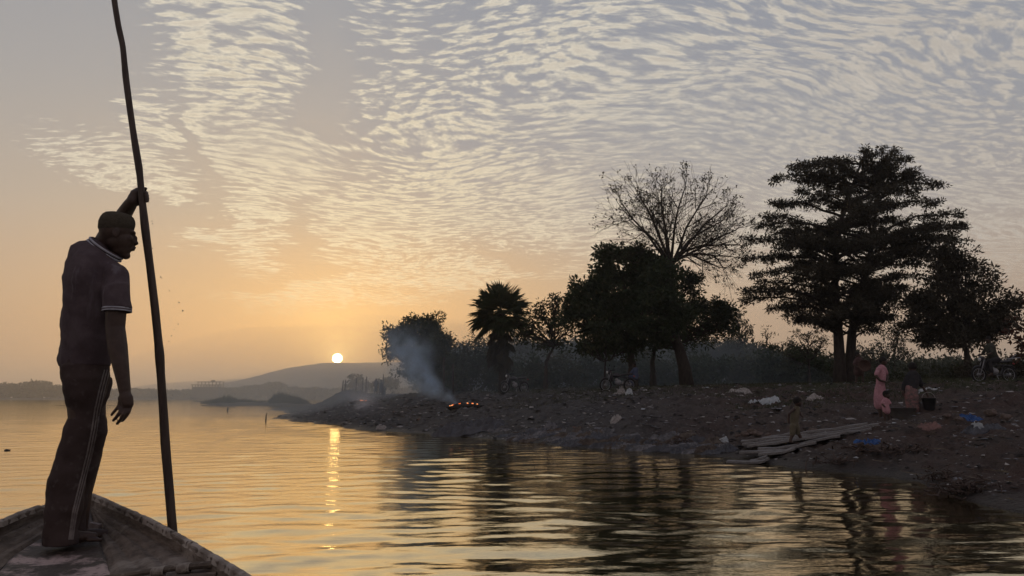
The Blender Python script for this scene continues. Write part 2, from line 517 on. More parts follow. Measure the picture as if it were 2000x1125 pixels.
def build_hills():
    m = mottled('hill_scrub', (0.07, 0.065, 0.05), (0.045, 0.05, 0.03), 0.01, bump=0)
    def ridge(name, prof, Yr, depth, seed):
        px = np.array([p[0] for p in prof], float); py = np.array([p[1] for p in prof], float)
        tx = np.linspace(px[0], px[-1], 420)
        top = np.interp(tx, px, py)
        us = (tx - 1000) / 1444
        rows = []
        fr = np.concatenate([np.linspace(-1, 0, 26), np.linspace(0, 1, 6)[1:]])
        for k in fr:
            Y = Yr + k * depth
            xx = np.array([at(a, 700, Yr).x for a in tx])
            zt = np.array([at(a, b, Yr).z for a, b in zip(tx, top)])
            zt = zt + fbm(xx / 40, xx * 0, 4, seed) * 1.6
            prf = max(0, 1 - abs(k)) ** 0.75 if k < 0 else (1 - 0.5 * k)
            prf = min(1.0, prf * (1.0))
            zz = 1 + (zt - 1) * prf * (1 + 0.22 * fbm(xx / 170, np.full_like(xx, k * 5), 3, seed + 3) * (1 - prf))
            rows.append(np.stack([xx, np.full_like(xx, Y) + fbm(xx / 120, xx * 0 + k, 3, seed) * 20, zz], -1))
        V = np.array(rows); nr, nc, _ = V.shape
        i, j = np.meshgrid(np.arange(nr - 1), np.arange(nc - 1), indexing='ij')
        q = np.stack([i * nc + j, i * nc + j + 1, (i + 1) * nc + j + 1, (i + 1) * nc + j], -1).reshape(-1, 4)
        mesh_np(name, V, q, m, smooth=True, kind='structure')
    ridge('hills', [(430, 777), (455, 765), (480, 745), (500, 738), (520, 733), (540, 726), (560, 719), (590, 713), (620, 710), (660, 708.5), (700, 708), (750, 707), (850, 707), (1000, 712), (1200, 716),
                    (1500, 722), (1750, 735), (2000, 745), (2200, 770)], 2700, 700, 1)
    ridge('far_hills', [(-300, 776), (-100, 770), (100, 765), (250, 757), (330, 748), (400, 744), (470, 740), (540, 738), (700, 742), (900, 750)], 3900, 400, 2)
build_hills()

# ------------------------------------------------------------------ the boat we sit in
def catmull(P, t):
    """P: rows sorted by first column; smooth interpolation of the other columns at t"""
    P = np.array(P, float); t = np.atleast_1d(t)
    i = np.clip(np.searchsorted(P[:, 0], t) - 1, 0, len(P) - 2)
    x0, x1 = P[i, 0], P[i + 1, 0]; h = (x1 - x0)[:, None]; s = ((t - x0)[:, None]) / h
    m = np.gradient(P[:, 1:], P[:, 0], axis=0)
    a, b = P[i, 1:], P[i + 1, 1:]
    return (2 * s ** 3 - 3 * s ** 2 + 1) * a + (s ** 3 - 2 * s ** 2 + s) * h * m[i] + (-2 * s ** 3 + 3 * s ** 2) * b + (s ** 3 - s ** 2) * h * m[i + 1]

def build_boat():
    def wood(nt, b):
        v = f_obj()
        g = f_noise(f_vm('MULTIPLY', v, (3.0, 3.0, 14.0)), 3.0, 6, 0.65)
        n = f_noise(v, 3.5, 5, 0.65); n2 = f_noise(v, 22.0, 4, 0.7)
        c = f_mix(f_step(g, .35, .65), (0.095, 0.072, 0.056, 1), (0.19, 0.148, 0.115, 1))
        c = f_mix(f_step(n, .55, .68) * .6, c, (0.34, 0.29, 0.24, 1))
        c = f_mix(f_step(n2, .60, .7) * .6, c, (0.022, 0.018, 0.015, 1))
        X.put(b.inputs['Base Color'], c); X.put(b.inputs['Normal'], f_bump(g * .6 + n2 * .6, .9, .012))
    mw = new_mat('old_boat_timber', (.1, .08, .06), .8, .3, wood)
    def fl(nt, b):
        v = f_obj()
        n = f_noise(v, 2.6, 6, 0.7); n2 = f_noise(v, 26.0, 4, 0.7)
        c = f_mix(f_step(n, .50, .60), (0.065, 0.048, 0.038, 1), (0.46, 0.34, 0.31, 1))
        c = f_mix(f_step(n2, .52, .68) * .7, c, (0.028, 0.020, 0.017, 1))
        X.put(b.inputs['Base Color'], c); X.put(b.inputs['Normal'], f_bump(n2 + n, .9, .012))
    mf = new_mat('wet_boat_floor', (.1, .08, .06), .6, .4, fl)
    root = empty('boat', (-1.7, 2.0, 0), label='old wooden river boat, worn plank bow with the poling man standing in it', cat='boat')
    inv = -Vector(root.location)
    tip = at(172, 963, 4.2)
    def side(pts):
        return [[-p.y, p.x, p.z] for p in pts]
    R = side([tip, at(200, 973, 4.06), at(250, 995, 3.83), at(290, 1012, 3.66), at(345, 1041, 3.42), at(420, 1083, 3.06), at(490, 1125, 2.72),
              Vector((-.15, 1.6, .70)), Vector((.35, .5, .70)), Vector((.6, -1, .70)), Vector((.55, -3, .72)), Vector((.1, -5, .8))])
    L = side([tip, at(130, 973, 4.12), at(90, 984, 4.02), at(40, 1001, 3.86), at(0, 1018, 3.70), Vector((-2.52, 3.0, .73)),
              Vector((-2.42, 1.6, .70)), Vector((-2.1, .0, .70)), Vector((-1.6, -2, .70)), Vector((-.9, -4, .74)), Vector((-.35, -5, .8))])
    t = np.concatenate([-np.linspace(4.2, 2.0, 130), -np.linspace(2.0, -5, 70)[1:]])
    g0 = np.random.default_rng(2)
    def chips(k, ph):
        return 0.005 * fbm(t * 1.7 + ph, t * 0 + ph, 3, 3) - 0.010 * sstep(vnoise(t * 3.1 + ph, t * 0, 5), .55, .7) + .0012 * g0.normal(size=len(t))
    rr = catmull(R, t); ll = catmull(L, t)
    rr = np.stack([rr[:, 0], -t, rr[:, 1] + chips(0, 1)], -1); ll = np.stack([ll[:, 0], -t, ll[:, 1] + chips(0, 9)], -1)
    Rf = side([at(173, 983, 4.13), at(190, 1035, 3.88), at(205, 1080, 3.5), at(217, 1125, 3.12), Vector((-.80, 1.6, .5)), Vector((-.1, .5, .45)), Vector((.15, -1, .42)), Vector((.1, -3, .45)), Vector((-.05, -5, .6))])
    Lf = side([at(166, 983, 4.13), at(100, 1035, 3.88), at(30, 1080, 3.5), at(-20, 1125, 3.12), Vector((-2.0, 1.6, .5)), Vector((-1.7, 0, .45)), Vector((-1.2, -2, .42)), Vector((-.6, -4, .5)), Vector((-.2, -5, .6))])
    rf = catmull(Rf, np.maximum(t, Rf[0][0])); lf = catmull(Lf, np.maximum(t, Lf[0][0]))
    rf = np.stack([rf[:, 0], -np.maximum(t, Rf[0][0]), rf[:, 1]], -1); lf = np.stack([lf[:, 0], -np.maximum(t, Lf[0][0]), lf[:, 1]], -1)
    ctr = (rr + ll) / 2
    def inward(a, b, w):
        d = b - a; d[:, 2] = 0
        L_ = np.linalg.norm(d, axis=1)[:, None]
        return d / np.maximum(L_, 1e-6) * np.minimum(w, L_ * .48)
    fz = np.interp(-t, [-5, 1.0, 2.4, 3.3, 3.7, 4.2], [.30, .30, .40, .56, .62, .66])
    mb = MB()
    for a, b, sg, fe in ((rr, ll, 1, rf), (ll, rr, -1, lf)):
        iw = lambda w: inward(a.copy(), b.copy(), w)
        def ring(off, dz=None, z=None):
            p = a + iw(off)
            if dz is not None: p[:, 2] = a[:, 2] + dz
            if z is not None: p[:, 2] = z
            return p
        low = np.minimum(.12 + 0 * t, 1)
        top_in = ring(.034, dz=-.05)
        wall = [top_in * (1 - q) + fe * q + np.array([0, 0, -.010 * ((j % 3) == 0)]) + np.array([0, 0, 1]) * (.004 * fbm(t * 4 + j, t * 0 + j, 3, j % 7))[:, None] for j, q in enumerate(np.linspace(0, 1, 10))]
        wall[-1] = fe + np.array([0, 0, -.012])
        rows = [ring(.28, z=-.12), ring(.03, dz=-.20), ring(-.004, dz=-.055), ring(-.004, dz=-.002), ring(.000, dz=.003), ring(.024, dz=.003), ring(.030, dz=-.003), ring(.030, dz=-.046)] + wall
        V = np.array(rows); nr, nc, _ = V.shape
        i, j = np.meshgrid(np.arange(nr - 1), np.arange(nc - 1), indexing='ij')
        q = np.stack([i * nc + j, i * nc + j + 1, (i + 1) * nc + j + 1, (i + 1) * nc + j], -1).reshape(-1, 4)
        if sg < 0: q = q[:, ::-1]
        mb.raw(V.reshape(-1, 3) + np.array(inv), q)
    # bottom sheet
    bl = rr + inward(rr.copy(), ll.copy(), .28); br = ll + inward(ll.copy(), rr.copy(), .28)
    bl[:, 2] = -.125; br[:, 2] = -.125
    n = len(t); j = np.arange(n - 1)
    mb.raw(np.concatenate([bl, br]) + np.array(inv), np.stack([j, j + 1, n + j + 1, n + j], -1))
    mb.build('hull', mw, root, smooth=False)
    mrail = mottled('worn_rail_edge', (.20, .165, .135), (.40, .35, .30), 7, c3=(.05, .04, .032), bdist=.01, stretch=(1, 1, 1))
    for a, b in ((rr, ll), (ll, rr)):
        ok = np.linalg.norm(a - b, axis=1) > .06
        A_ = a[ok]; d_ = inward(a.copy(), b.copy(), 1.0)[ok]; d_ /= np.linalg.norm(d_, axis=1)[:, None]
        jit = .003 * g0.normal(size=len(A_))
        V = []
        for off, dz in ((-.007, -.016), (-.006, .004), (.006, .0085), (.020, .0085), (.028, .003), (.034, -.020)):
            V.append(A_ + d_ * (off + jit * (off > .015))[:, None] + np.array([0, 0, 1]) * dz)
        V = np.array(V).transpose(1, 0, 2); n = len(A_)
        i, j = np.meshgrid(np.arange(n - 1), np.arange(6), indexing='ij')
        mr_ = MB(); mr_.raw(V.reshape(-1, 3) + np.array(inv), np.stack([i * 6 + j, i * 6 + (j + 1) % 6, (i + 1) * 6 + (j + 1) % 6, (i + 1) * 6 + j], -1).reshape(-1, 4))
        mr_.build('rail', mrail, root, smooth=False)
    # floor boards
    rows = []
    fa, fb = rf, lf
    for s in np.linspace(0, 1, 24):
        p = fa * (1 - s) + fb * s
        p[:, 2] = p[:, 2] + .006 * fbm(p[:, 0] * 6, p[:, 1] * 6, 4, 2) - .012 * (abs((s * 5) % 1 - .5) > .46) - .012 * math.sin(s * math.pi)
        rows.append(p)
    V = np.array(rows) + np.array(inv); nr, nc, _ = V.shape
    i, j = np.meshgrid(np.arange(nr - 1), np.arange(nc - 1), indexing='ij')
    q = np.stack([i * nc + j, (i + 1) * nc + j, (i + 1) * nc + j + 1, i * nc + j + 1], -1).reshape(-1, 4)
    mesh_np('floor_boards', V, q, mf, root)
    # upright plank seams and nail heads on the inner side, under the rail
    k = 0
    for a, b, ys in ((rr, ll, (2.95, 2.3)), (ll, rr, (3.0, 2.3))):
        for y in ys:
            m_ = MB(); kk = int(np.argmin(abs(-t - y)))
            d = inward(a.copy(), b.copy(), 1)[kk]; d /= np.linalg.norm(d)
            p0 = a[kk] + d * .034 + [0, 0, -.05]; p1 = (rf if a is rr else lf)[kk].copy(); p1[2] += .01
            m_.tube([p0 + np.array(inv), (p0 + p1) / 2 + d * .012 + np.array(inv), p1 + np.array(inv)], [.009, .011, .010], 6, flat=1.6)
            m_.build('rib', mw, root, smooth=False)
    wb = np.array(at(168, 1040, 3.80) + inv); m_ = MB(); m_.box(wb, (.10, .07, .022), Matrix.Rotation(.5, 3, 'Z')); m_.box(wb + [.01, .06, .02], (.05, .03, .03), Matrix.Rotation(.2, 3, 'Y'))
    m_.build('bow_block', mottled('pale_scraped_wood', (.42, .36, .34), (.25, .2, .18), 14), root, smooth=False)
    # cross beam with lashings near us
    P0 = np.array(at(428, 1101, 3.02) + inv); P1 = np.array(at(-160, 1178, 3.05) + inv)
    m_ = MB(); pts = [P0 * (1 - s) + P1 * s + [0, 0, .006 * math.sin(s * 9)] for s in np.linspace(0, 1, 14)]
    m_.tube(pts, [.017 + .002 * math.sin(i * 1.7) for i in range(14)], 8, flat=.75)
    beam = m_.build('cross_beam', mottled('bleached_pole_wood', (.15, .12, .09), (.09, .07, .055), 9, c3=(.24, .2, .16), bdist=.006), root, smooth=False)
    mr = mottled('frayed_rope', (.34, .30, .25), (.22, .18, .15), 40, bdist=.003)
    for s in (.115, .20):
        c = P0 * (1 - s) + P1 * s; T = (P1 - P0) / np.linalg.norm(P1 - P0)
        u = np.cross(T, [0, 0, 1]); u /= np.linalg.norm(u); w = np.cross(u, T)
        m_ = MB(); th = np.linspace(0, 2 * math.pi * 7, 130)
        m_.tube([c + T * (x_ / 43.9 - .5) * .050 + u * .0195 * math.cos(x_) + w * .0165 * math.sin(x_) for x_ in th], .0038, 6)
        l = m_.build('lashing', mr, root)
        l.parent = root
    return root
boat = build_boat()

# ------------------------------------------------------------------ pole
def build_pole():
    pts = [(220, -60), (223, 0), (231, 50), (240, 90), (245.5, 150), (252.5, 204), (262, 270), (271, 325), (273, 340), (277.5, 390), (283.5, 447), (293, 520), (302.5, 600), (308.5, 660), (311.5, 690), (314, 730),
           (319, 800), (323, 870), (330, 950), (337.5, 1041)]
    w = [11.5, 12, 12, 11.5, 12.5, 13, 13, 14, 13, 13.5, 16, 14.5, 15.5, 16, 17.5, 16, 16.5, 17.5, 16.5, 17.5]
    P = [np.array(at(x, y, 3.70 - .0 * y)) for x, y in pts]
    W = [a * 3.7 / 1444 / 2 for a in w]
    d = (P[-1] - P[-3]); d /= np.linalg.norm(d)
    for k in (0.35, 0.8, 1.5): P.append(P[-1 if False else 19] + d * k); W.append(W[19])
    base = np.array(P[-1])
    mb = MB()
    # finer rings with slight lumps
    S_ = np.linspace(0, len(P) - 1, 110); PP = np.array(P)
    fine = np.stack([np.interp(S_, np.arange(len(P)), PP[:, c]) for c in range(3)], -1)
    # rounded kinks
    for _ in range(1): fine[1:-1] = (fine[:-2] + 2 * fine[1:-1] + fine[2:]) / 4
    rr = np.interp(S_, np.arange(len(P)), W) * (1 + .05 * fbm(S_ * 1.3, S_ * 0, 3, 2))
    mb.tube(fine - base, rr, 14)
    m = mottled('wet_pole_wood', (.050, .034, .027), (.09, .064, .050), 5, rough=.55, stretch=(6, 6, .8), bdist=.006)
    o = mb.build('punting_pole', m, label='long crooked wooden pole gripped by the man and planted beside the boat', cat='pole')
    o.location = base
    return P, W
POLE, POLEW = build_pole()

# ------------------------------------------------------------------ skinned bodies
def remesh(mb, name, voxel, mat, parent, smooth_it=4, disp=None, fold=None, **kw):
    V = np.concatenate(mb.v); F = [np.concatenate(f) for f in mb.f.values()]
    t = mesh_np('tmp', V, F, None)
    md = t.modifiers.new('r', 'REMESH'); md.mode = 'VOXEL'; md.voxel_size = voxel
    if smooth_it:
        ms = t.modifiers.new('s', 'SMOOTH'); ms.factor = 0.5; ms.iterations = smooth_it
    dg = bpy.context.evaluated_depsgraph_get()
    me = bpy.data.meshes.new_from_object(t.evaluated_get(dg))
    bpy.data.objects.remove(t)
    if disp is not None:
        n = len(me.vertices); co = np.empty(n * 3, np.float32); no = np.empty(n * 3, np.float32)
        me.vertices.foreach_get('co', co); me.vertices.foreach_get('normal', no)
        co = co.reshape(-1, 3); no = no.reshape(-1, 3)
        co = co + no * disp(co)[:, None]
        me.vertices.foreach_set('co', co.ravel().astype(np.float32))
    me.polygons.foreach_set('use_smooth', np.ones(len(me.polygons), bool))
    me.name = name; me.materials.clear(); me.materials.append(mat); me.update()
    o = bpy.data.objects.new(name, me); COL.objects.link(o)
    if parent is not None: o.parent = parent
    return tag(o, **kw)

def chain(mb, pts, rads, n=12, sub=4):
    """a limb: rounded, tapering, with balls at the joints"""
    pts = np.array(pts, float); rads = np.array(rads, float)
    s = np.linspace(0, len(pts) - 1, (len(pts) - 1) * sub + 1)
    P = np.stack([np.interp(s, np.arange(len(pts)), pts[:, c]) for c in range(3)], -1); R_ = np.interp(s, np.arange(len(pts)), rads)
    mb.tube(P, R_, n)
    for p, r in zip(pts, rads): mb.ball(p, r * .985, n, 8)
    return mb

M_SKIN = mottled('dark_skin', (.050, .029, .021), (.068, .040, .029), 30, rough=.55, spec=.4, bump=.15, bdist=.002)

def build_man():
    YM = 3.65; PX = YM / 1444
    root = empty('person', tuple(at(130, 1065, YM)), label='boatman in knit cap and short-sleeved shirt standing in the bow with the pole', cat='person')
    O = np.array(root.location)
    def Q(px, py, dy=0.0): return np.array(at(px, py, YM + dy)) - O
    Fw = np.array([.85, .53, 0]); Rt = np.array([.53, -.85, 0])
    def slab(mb, rows, k=.62, n=28, grow=0.0, fl=(1.0, 1.0)):
        """rows of (py, cx, half width in photo px, depth ratio); elliptic slices"""
        V = []; th = np.arange(n) * 2 * np.pi / n
        for r in rows:
            py, cx, hw = r[:3]; kk = r[3] if len(r) > 3 else k; dy = r[4] if len(r) > 4 else 0.0
            a = hw * PX / math.hypot(Rt[0], Fw[0] * kk) + grow; b = a * kk
            c = Q(cx, py, dy)
            sq = lambda x: np.sign(x) * np.abs(x) ** .85
            V.append(c + sq(np.cos(th))[:, None] * Rt * a + sq(np.sin(th))[:, None] * Fw * b)
        m = len(rows)
        V = np.concatenate(V + [[Q(rows[0][1], rows[0][0]) * 1.0], [Q(rows[-1][1], rows[-1][0], rows[-1][4] if len(rows[-1]) > 4 else 0)]])
        i, j = np.meshgrid(np.arange(m - 1), np.arange(n), indexing='ij')
        q = np.stack([i * n + j, (i + 1) * n + j, (i + 1) * n + (j + 1) % n, i * n + (j + 1) % n], -1).reshape(-1, 4)
        b0 = mb.n; mb.raw(V, q); j = np.arange(n)
        mb.f.setdefault(3, []).append(np.concatenate([np.stack([(j), (j + 1) % n, np.full(n, m * n)], -1)[:, [0, 1, 2]], np.stack([(m - 1) * n + (j + 1) % n, (m - 1) * n + j, np.full(n, m * n + 1)], -1)]) + b0)
    torso = [(471, 190, 13, .9), (477, 180, 27, .85), (485, 176, 37, .75), (495, 177, 43, .68), (510, 181, 52), (528, 182, 58), (548, 183, 61.5), (580, 182, 62), (610, 176.5, 60), (650, 172, 57), (690, 166.5, 55), (702, 165.5, 54.5), (717, 166, 53)]
    # --- limbs
    arm_r = ([Q(221, 540, -.12), Q(226, 570, -.16), Q(227, 600, -.18), Q(225, 640, -.18), Q(230, 680, -.19), Q(235.5, 712, -.20), Q(241, 745, -.20), Q(243.5, 762, -.20)],
             [.050, .048, .046, .043, .043, .036, .029, .0265])
    arm_l = ([Q(172, 520, .13), Q(205, 482, .20), Q(228, 446, .17), Q(243, 417, .12), Q(254, 400, .075), Q(259, 392, .06)],
             [.055, .047, .044, .038, .033, .028])
    neck = ([Q(196, 500, .02), Q(206, 480, .02), Q(217, 462, .0)], [.064, .060, .060])
    # --- head
    hf = np.array([.87, .47, -.08]); hf /= np.linalg.norm(hf)
    hs = np.cross(hf, [0, 0, 1]); hs /= np.linalg.norm(hs); hu = np.cross(hs, hf)
    Rm = np.stack([hf, hs, hu], 1)
    hc = Q(228, 456.5, -.01); sc = .85
    def HB(mb, c, r, nu=20, nv=14, tilt=0):
        mb.ball(hc + Rm @ (np.array(c) * sc), np.array(r) * sc, nu, nv, rot=Rm)
    body = MB()
    HB(body, (-.006, 0, .028), (.094, .078, .092)); HB(body, (.022, 0, -.035), (.078, .066, .078)); HB(body, (.036, 0, -.082), (.056, .048, .052))
    HB(body, (.066, 0, -.122), (.026, .026, .023)); HB(body, (.084, 0, .018), (.016, .048, .014)); HB(body, (.100, 0, -.018), (.014, .010, .026))
    HB(body, (.108, 0, -.038), (.015, .020, .012)); HB(body, (.098, 0, -.066), (.016, .026, .0085)); HB(body, (.094, 0, -.080), (.016, .024, .0090))
    for s in (-1, 1):
        HB(body, (.068, s * .036, -.026), (.022, .022, .020)); HB(body, (-.004, s * .080, -.012), (.018, .008, .030)); HB(body, (.03, s * .036, -.07), (.042, .016, .026))
    chain(body, *neck, n=18)
    slab(body, [(r[0], r[1], r[2] * .93, *(r[3:])) for r in torso])
    chain(body, *arm_r, n=16); chain(body, *arm_l, n=16)
    # right hand, hanging and half open
    chain(body, [Q(243.5, 764, -.2), Q(246, 776, -.2), Q(248, 787, -.2)], [.024, .028, .025]); chain(body, [Q(238, 778, -.2), Q(236, 788, -.2)], [.018, .012]); chain(body, [Q(254, 776, -.2), Q(256, 790, -.2)], [.014, .012])
    for pts, r in (([(234.5, 788, 0), (229, 797, -.01), (223, 804, 0), (218, 810, .01)], .0082), ([(241, 792, 0), (233.5, 806, -.015), (227, 815, -.005), (221.5, 821, .01)], .0088),
                   ([(248, 795, 0), (241.5, 809, -.02), (235, 820, -.01), (229, 827.5, .01)], .0090), ([(255.5, 792, .01), (251, 806, -.005), (245, 815, .0), (239, 822, .012)], .0086),
                   ([(240, 771, .02), (236, 780, .045), (233, 788, .055), (232, 795, .05)], .0098)):
        chain(body, [Q(x, y, -.2 + dz) for x, y, dz in pts], [r * 1.05, r, r * .93, r * .82], n=10, sub=3)
    # left hand round the pole
    hz = POLE[9][1] - YM
    chain(body, [Q(259, 393, .06), Q(262, 386, hz + .022), Q(265, 380, hz + .018)], [.030, .030, .027]); chain(body, [Q(261, 377, hz + .03), Q(268, 371, hz + .03)], [.018, .013])
    chain(body, [Q(265, 393, hz + .02), Q(268, 397, hz + .02)], [.022, .015])
    for k, (y, xr) in enumerate(((376, 286.5), (381.5, 288), (387, 288.5), (391.5, 288))):
        chain(body, [Q(262, y + 1.5, hz + .035), Q(272, y, hz + .036), Q(282.5, y, hz + .029), Q(xr, y + .8, hz + .008), Q(xr - 2.5, y + 1.5, hz - .009)], [.0100, .0100, .0098, .0092, .0080], n=10, sub=3)
    chain(body, [Q(259, 378, hz + .01), Q(267, 371.5, hz + .034), Q(276, 369, hz + .034), Q(284.5, 368.5, hz + .02)], [.0125, .0115, .0105, .0090], n=10, sub=3)
    # legs and feet inside the trousers
    legs = {'near': ([Q(150, 735, -.08), Q(158, 790, -.09), Q(157, 840, -.09), Q(142, 900, -.08), Q(125, 970, -.07), Q(118, 1035, -.05)], [.066, .060, .048, .044, .036, .030]),
            'far': ([Q(176, 735, .07), Q(184, 790, .09), Q(188, 832, .10), Q(182, 890, .12), Q(166, 960, .13), Q(158, 1030, .13)], [.060, .052, .044, .040, .034, .030])}
    for k, (p, r) in legs.items(): chain(body, p, r, n=16)
    for (x, y, dy) in ((118, 1038, -.05), (158, 1034, .13)):
        a = Q(x, y, dy); fl_ = a.copy(); fl_[2] = Q(x, y, dy)[2] - .03
        f2 = np.array([.93, .37, 0])
        chain(body, [a, fl_ - f2 * .02, fl_ + f2 * .07, fl_ + f2 * .14], [.034, .034, .031, .018], n=12)
        for q in range(5):
            sd = np.array([.37, -.93, 0]) * (.028 - q * .014)
            chain(body, [fl_ + f2 * .12 + sd + [0, 0, -.010], fl_ + f2 * (.175 - q * .008) + sd + [0, 0, -.015]], [.0115 - q * .0008, .0085 - q * .0005], n=8, sub=2)
    o = remesh(body, 'body', .0042, M_SKIN, root, 2)
    # --- eyes
    me_ = new_mat('eye_white', (.16, .13, .11), .4, .4)
    for s in (-1, 1):
        e = MB(); HB(e, (.071, s * .033, -.010), (.012, .012, .008), 12, 8); e.build('eye', me_, root)
    # --- cap
    def capm(nt, b):
        v = f_obj(); n = f_noise(v, 60, 3, .6)
        X.put(b.inputs['Base Color'], f_mix(n, (.050, .042, .030, 1), (.12, .10, .075, 1))); X.put(b.inputs['Normal'], f_bump(f_noise(f_vm('MULTIPLY', v, (1, 1, 3)), 120, 2, .5), .8, .004))
    cp = MB(); th = np.arange(40) * 2 * np.pi / 40; V = []
    prof = [(.000, .90, .92), (.010, .97, .97), (.030, .99, .99), (.048, 1.00, 1.01), (.070, .95, .95), (.088, .86, .85), (.100, .72, .70), (.107, .48, .46), (.110, .2, .2)]
    for z, a, b in prof:
        V.append(hc + (Rm @ (sc * np.stack([-.008 + .098 * a * np.cos(th), .083 * b * np.sin(th), np.full(40, .018 + z) + .010 * np.cos(th) * (1 - z / .11)]))).T)
    i, j = np.meshgrid(np.arange(len(prof) - 1), np.arange(40), indexing='ij')
    cp.raw(np.concatenate(V), np.stack([i * 40 + j, i * 40 + (j + 1) % 40, (i + 1) * 40 + (j + 1) % 40, (i + 1) * 40 + j], -1).reshape(-1, 4))
    L_ = len(prof) - 1
    cp.raw(np.concatenate([V[-1], [V[-1].mean(0)]]), np.stack([np.arange(40), (np.arange(40) + 1) % 40, np.full(40, 40)], -1))
    cp.build('cap', new_mat('knit_cap', (.08, .07, .05), .95, .1, capm), root, label='brown knit cap')
    # --- shirt
    def shirtm(nt, b):
        v = f_obj(); n = f_noise(v, 5, 5, .65); n2 = f_noise(v, 45, 3, .6)
        c = f_mix(f_step(n, .4, .65), (.080, .058, .062, 1), (.115, .088, .092, 1))
        sx, sy, sz = f_sep(v)
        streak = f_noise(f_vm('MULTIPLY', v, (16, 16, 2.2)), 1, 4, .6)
        c = f_mix(f_step(streak, .58, .72) * .5, c, (.19, .165, .18, 1))  # highlights of wet cloth, put into the colour as paler streaks
        c = f_mix(f_step(n2, .55, .75) * .3, c, (.15, .12, .125, 1))
        X.put(b.inputs['Base Color'], c); X.put(b.inputs['Normal'], f_bump(n2, .5, .003))
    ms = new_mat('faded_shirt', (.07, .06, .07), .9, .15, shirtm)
    sh = MB(); slab(sh, torso, grow=.004)
    chain(sh, [Q(158, 512, .10), Q(188, 512, .0), Q(218, 534, -.11)], [.060, .070, .062], n=20)
    chain(sh, [Q(222, 538, -.12), Q(226.5, 562, -.16), Q(228, 588, -.18)], [.063, .060, .057], n=20)
    sh.tube([Q(227, 560, -.17), Q(228, 584, -.18), Q(228.5, 605, -.182)], [.058, .056, .059], 24)
    chain(sh, [Q(176, 520, .12), Q(198, 492, .20), Q(206, 482, .19)], [.058, .056, .055], n=20)
    def folds(co):
        x, z = co[:, 0], co[:, 2]
        return (.0095 * fbm(x * 9 + z * 5, z * 7 - x * 3, 3, 4) + .004 * vnoise(x * 26 + z * 9, z * 10, 6)).astype(np.float32)
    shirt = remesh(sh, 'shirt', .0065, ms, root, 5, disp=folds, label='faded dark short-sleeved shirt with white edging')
    white = mottled('white_trim', (.50, .50, .52), (.36, .36, .40), 30, bump=.2, bdist=.002)
    # collar: a ring round the neck with two white bands
    nc = [Q(188, 492, .02), Q(203, 474, .02)]
    T = nc[1] - nc[0]; T /= np.linalg.norm(T)
    # collar opening follows the neck: high at the nape, low at the throat
    u = Rt - T * Rt.dot(T); u /= np.linalg.norm(u); w = np.cross(T, u)
    def cring(off, rad, r, drop=0.0):
        th = np.linspace(0, 2 * np.pi, 60); c = Q(205, 488, -.01)
        pts = []
        for a in th:
            p = c + u * rad * math.cos(a) + w * rad * 1.05 * math.sin(a) + T * off
            p = p + np.array([0, 0, -1]) * drop
            pts.append(p)
        return pts
    def band(name, off, rad, r, mat, par, fl=.35):
        m_ = MB(); m_.tube(cring(off, rad, r), r, 8, cap=False, flat=fl if False else 1.0); return m_.build(name, mat, par)
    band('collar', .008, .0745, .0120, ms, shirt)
    band('collar_stripe', -.005, .0845, .0056, white, shirt); band('collar_stripe', .0100, .0830, .0056, white, shirt)
    # cuff bands on the near sleeve
    a = Q(229, 584, -.18); b = Q(228.5, 609, -.182); T2 = (b - a) / np.linalg.norm(b - a)
    u2 = np.cross(T2, [0, 1, 0]); u2 /= np.linalg.norm(u2); w2 = np.cross(T2, u2)
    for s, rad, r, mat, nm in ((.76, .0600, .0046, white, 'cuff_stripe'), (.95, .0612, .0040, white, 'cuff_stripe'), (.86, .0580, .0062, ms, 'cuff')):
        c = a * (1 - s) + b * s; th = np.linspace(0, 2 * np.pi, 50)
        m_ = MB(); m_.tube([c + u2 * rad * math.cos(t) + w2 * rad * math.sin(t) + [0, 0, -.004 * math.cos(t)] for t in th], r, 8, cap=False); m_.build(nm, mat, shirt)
    # --- trousers
    mt = mottled('dark_track_trousers', (.050, .034, .030), (.068, .048, .044), 9, rough=.9, spec=.15, bdist=.004, bump=.5, c3=(.09, .07, .065))
    tr = MB()
    slab(tr, [(700, 166.5, 52), (716, 166, 53), (735, 167, 51), (756, 168, 42), (775, 170, 34)], grow=.002)
    edge = [(712, 121, 198), (738, 121, 203), (757, 126, 200), (780, 131, 197), (798, 134, 192), (813, 134, 188), (840, 125.5, 186), (865, 119, 183), (889, 113, 176), (934, 100.5, 165), (983, 93.5, 157), (1032, 88, 150), (1064, 87, 150)]
    slab(tr, [(y, (l + r_) / 2, (r_ - l) / 2, .85, -.07) for y, l, r_ in edge])
    edge2 = [(735, 150, 219), (749, 150, 218.5), (765, 150, 213), (783, 150, 207), (800, 150, 204.5), (812, 150, 207), (825, 152, 210), (847, 152, 208.5), (872, 146, 202), (897, 140, 194), (930, 132, 182), (965, 127, 168.5), (1000, 128, 166), (1028, 130, 168), (1048, 130, 168)]
    slab(tr, [(y, (l + r_) / 2, (r_ - l) / 2, .8, .10) for y, l, r_ in edge2])
    def folds2(co):
        x, z = co[:, 0], co[:, 2]
        return (.006 * fbm(x * 8 + z * 3, z * 9, 3, 9) + .007 * vnoise(x * 12 - z * 15, z * 14, 2) * (.4 + .6 * np.abs(vnoise(z * 3, x * 0, 4)))).astype(np.float32)
    trs = remesh(tr, 'trousers', .0065, mt, root, 5, disp=folds2, label='dark track trousers with three pale stripes down the side')
    # stripes lie on the cloth: find the surface by rays from the viewer's side
    dg = bpy.context.evaluated_depsgraph_get()
    grey = mottled('stripe_grey', (.24, .20, .185), (.16, .135, .125), 40, bump=.2, bdist=.002)
    camp = np.array((0, 0, H)) - O
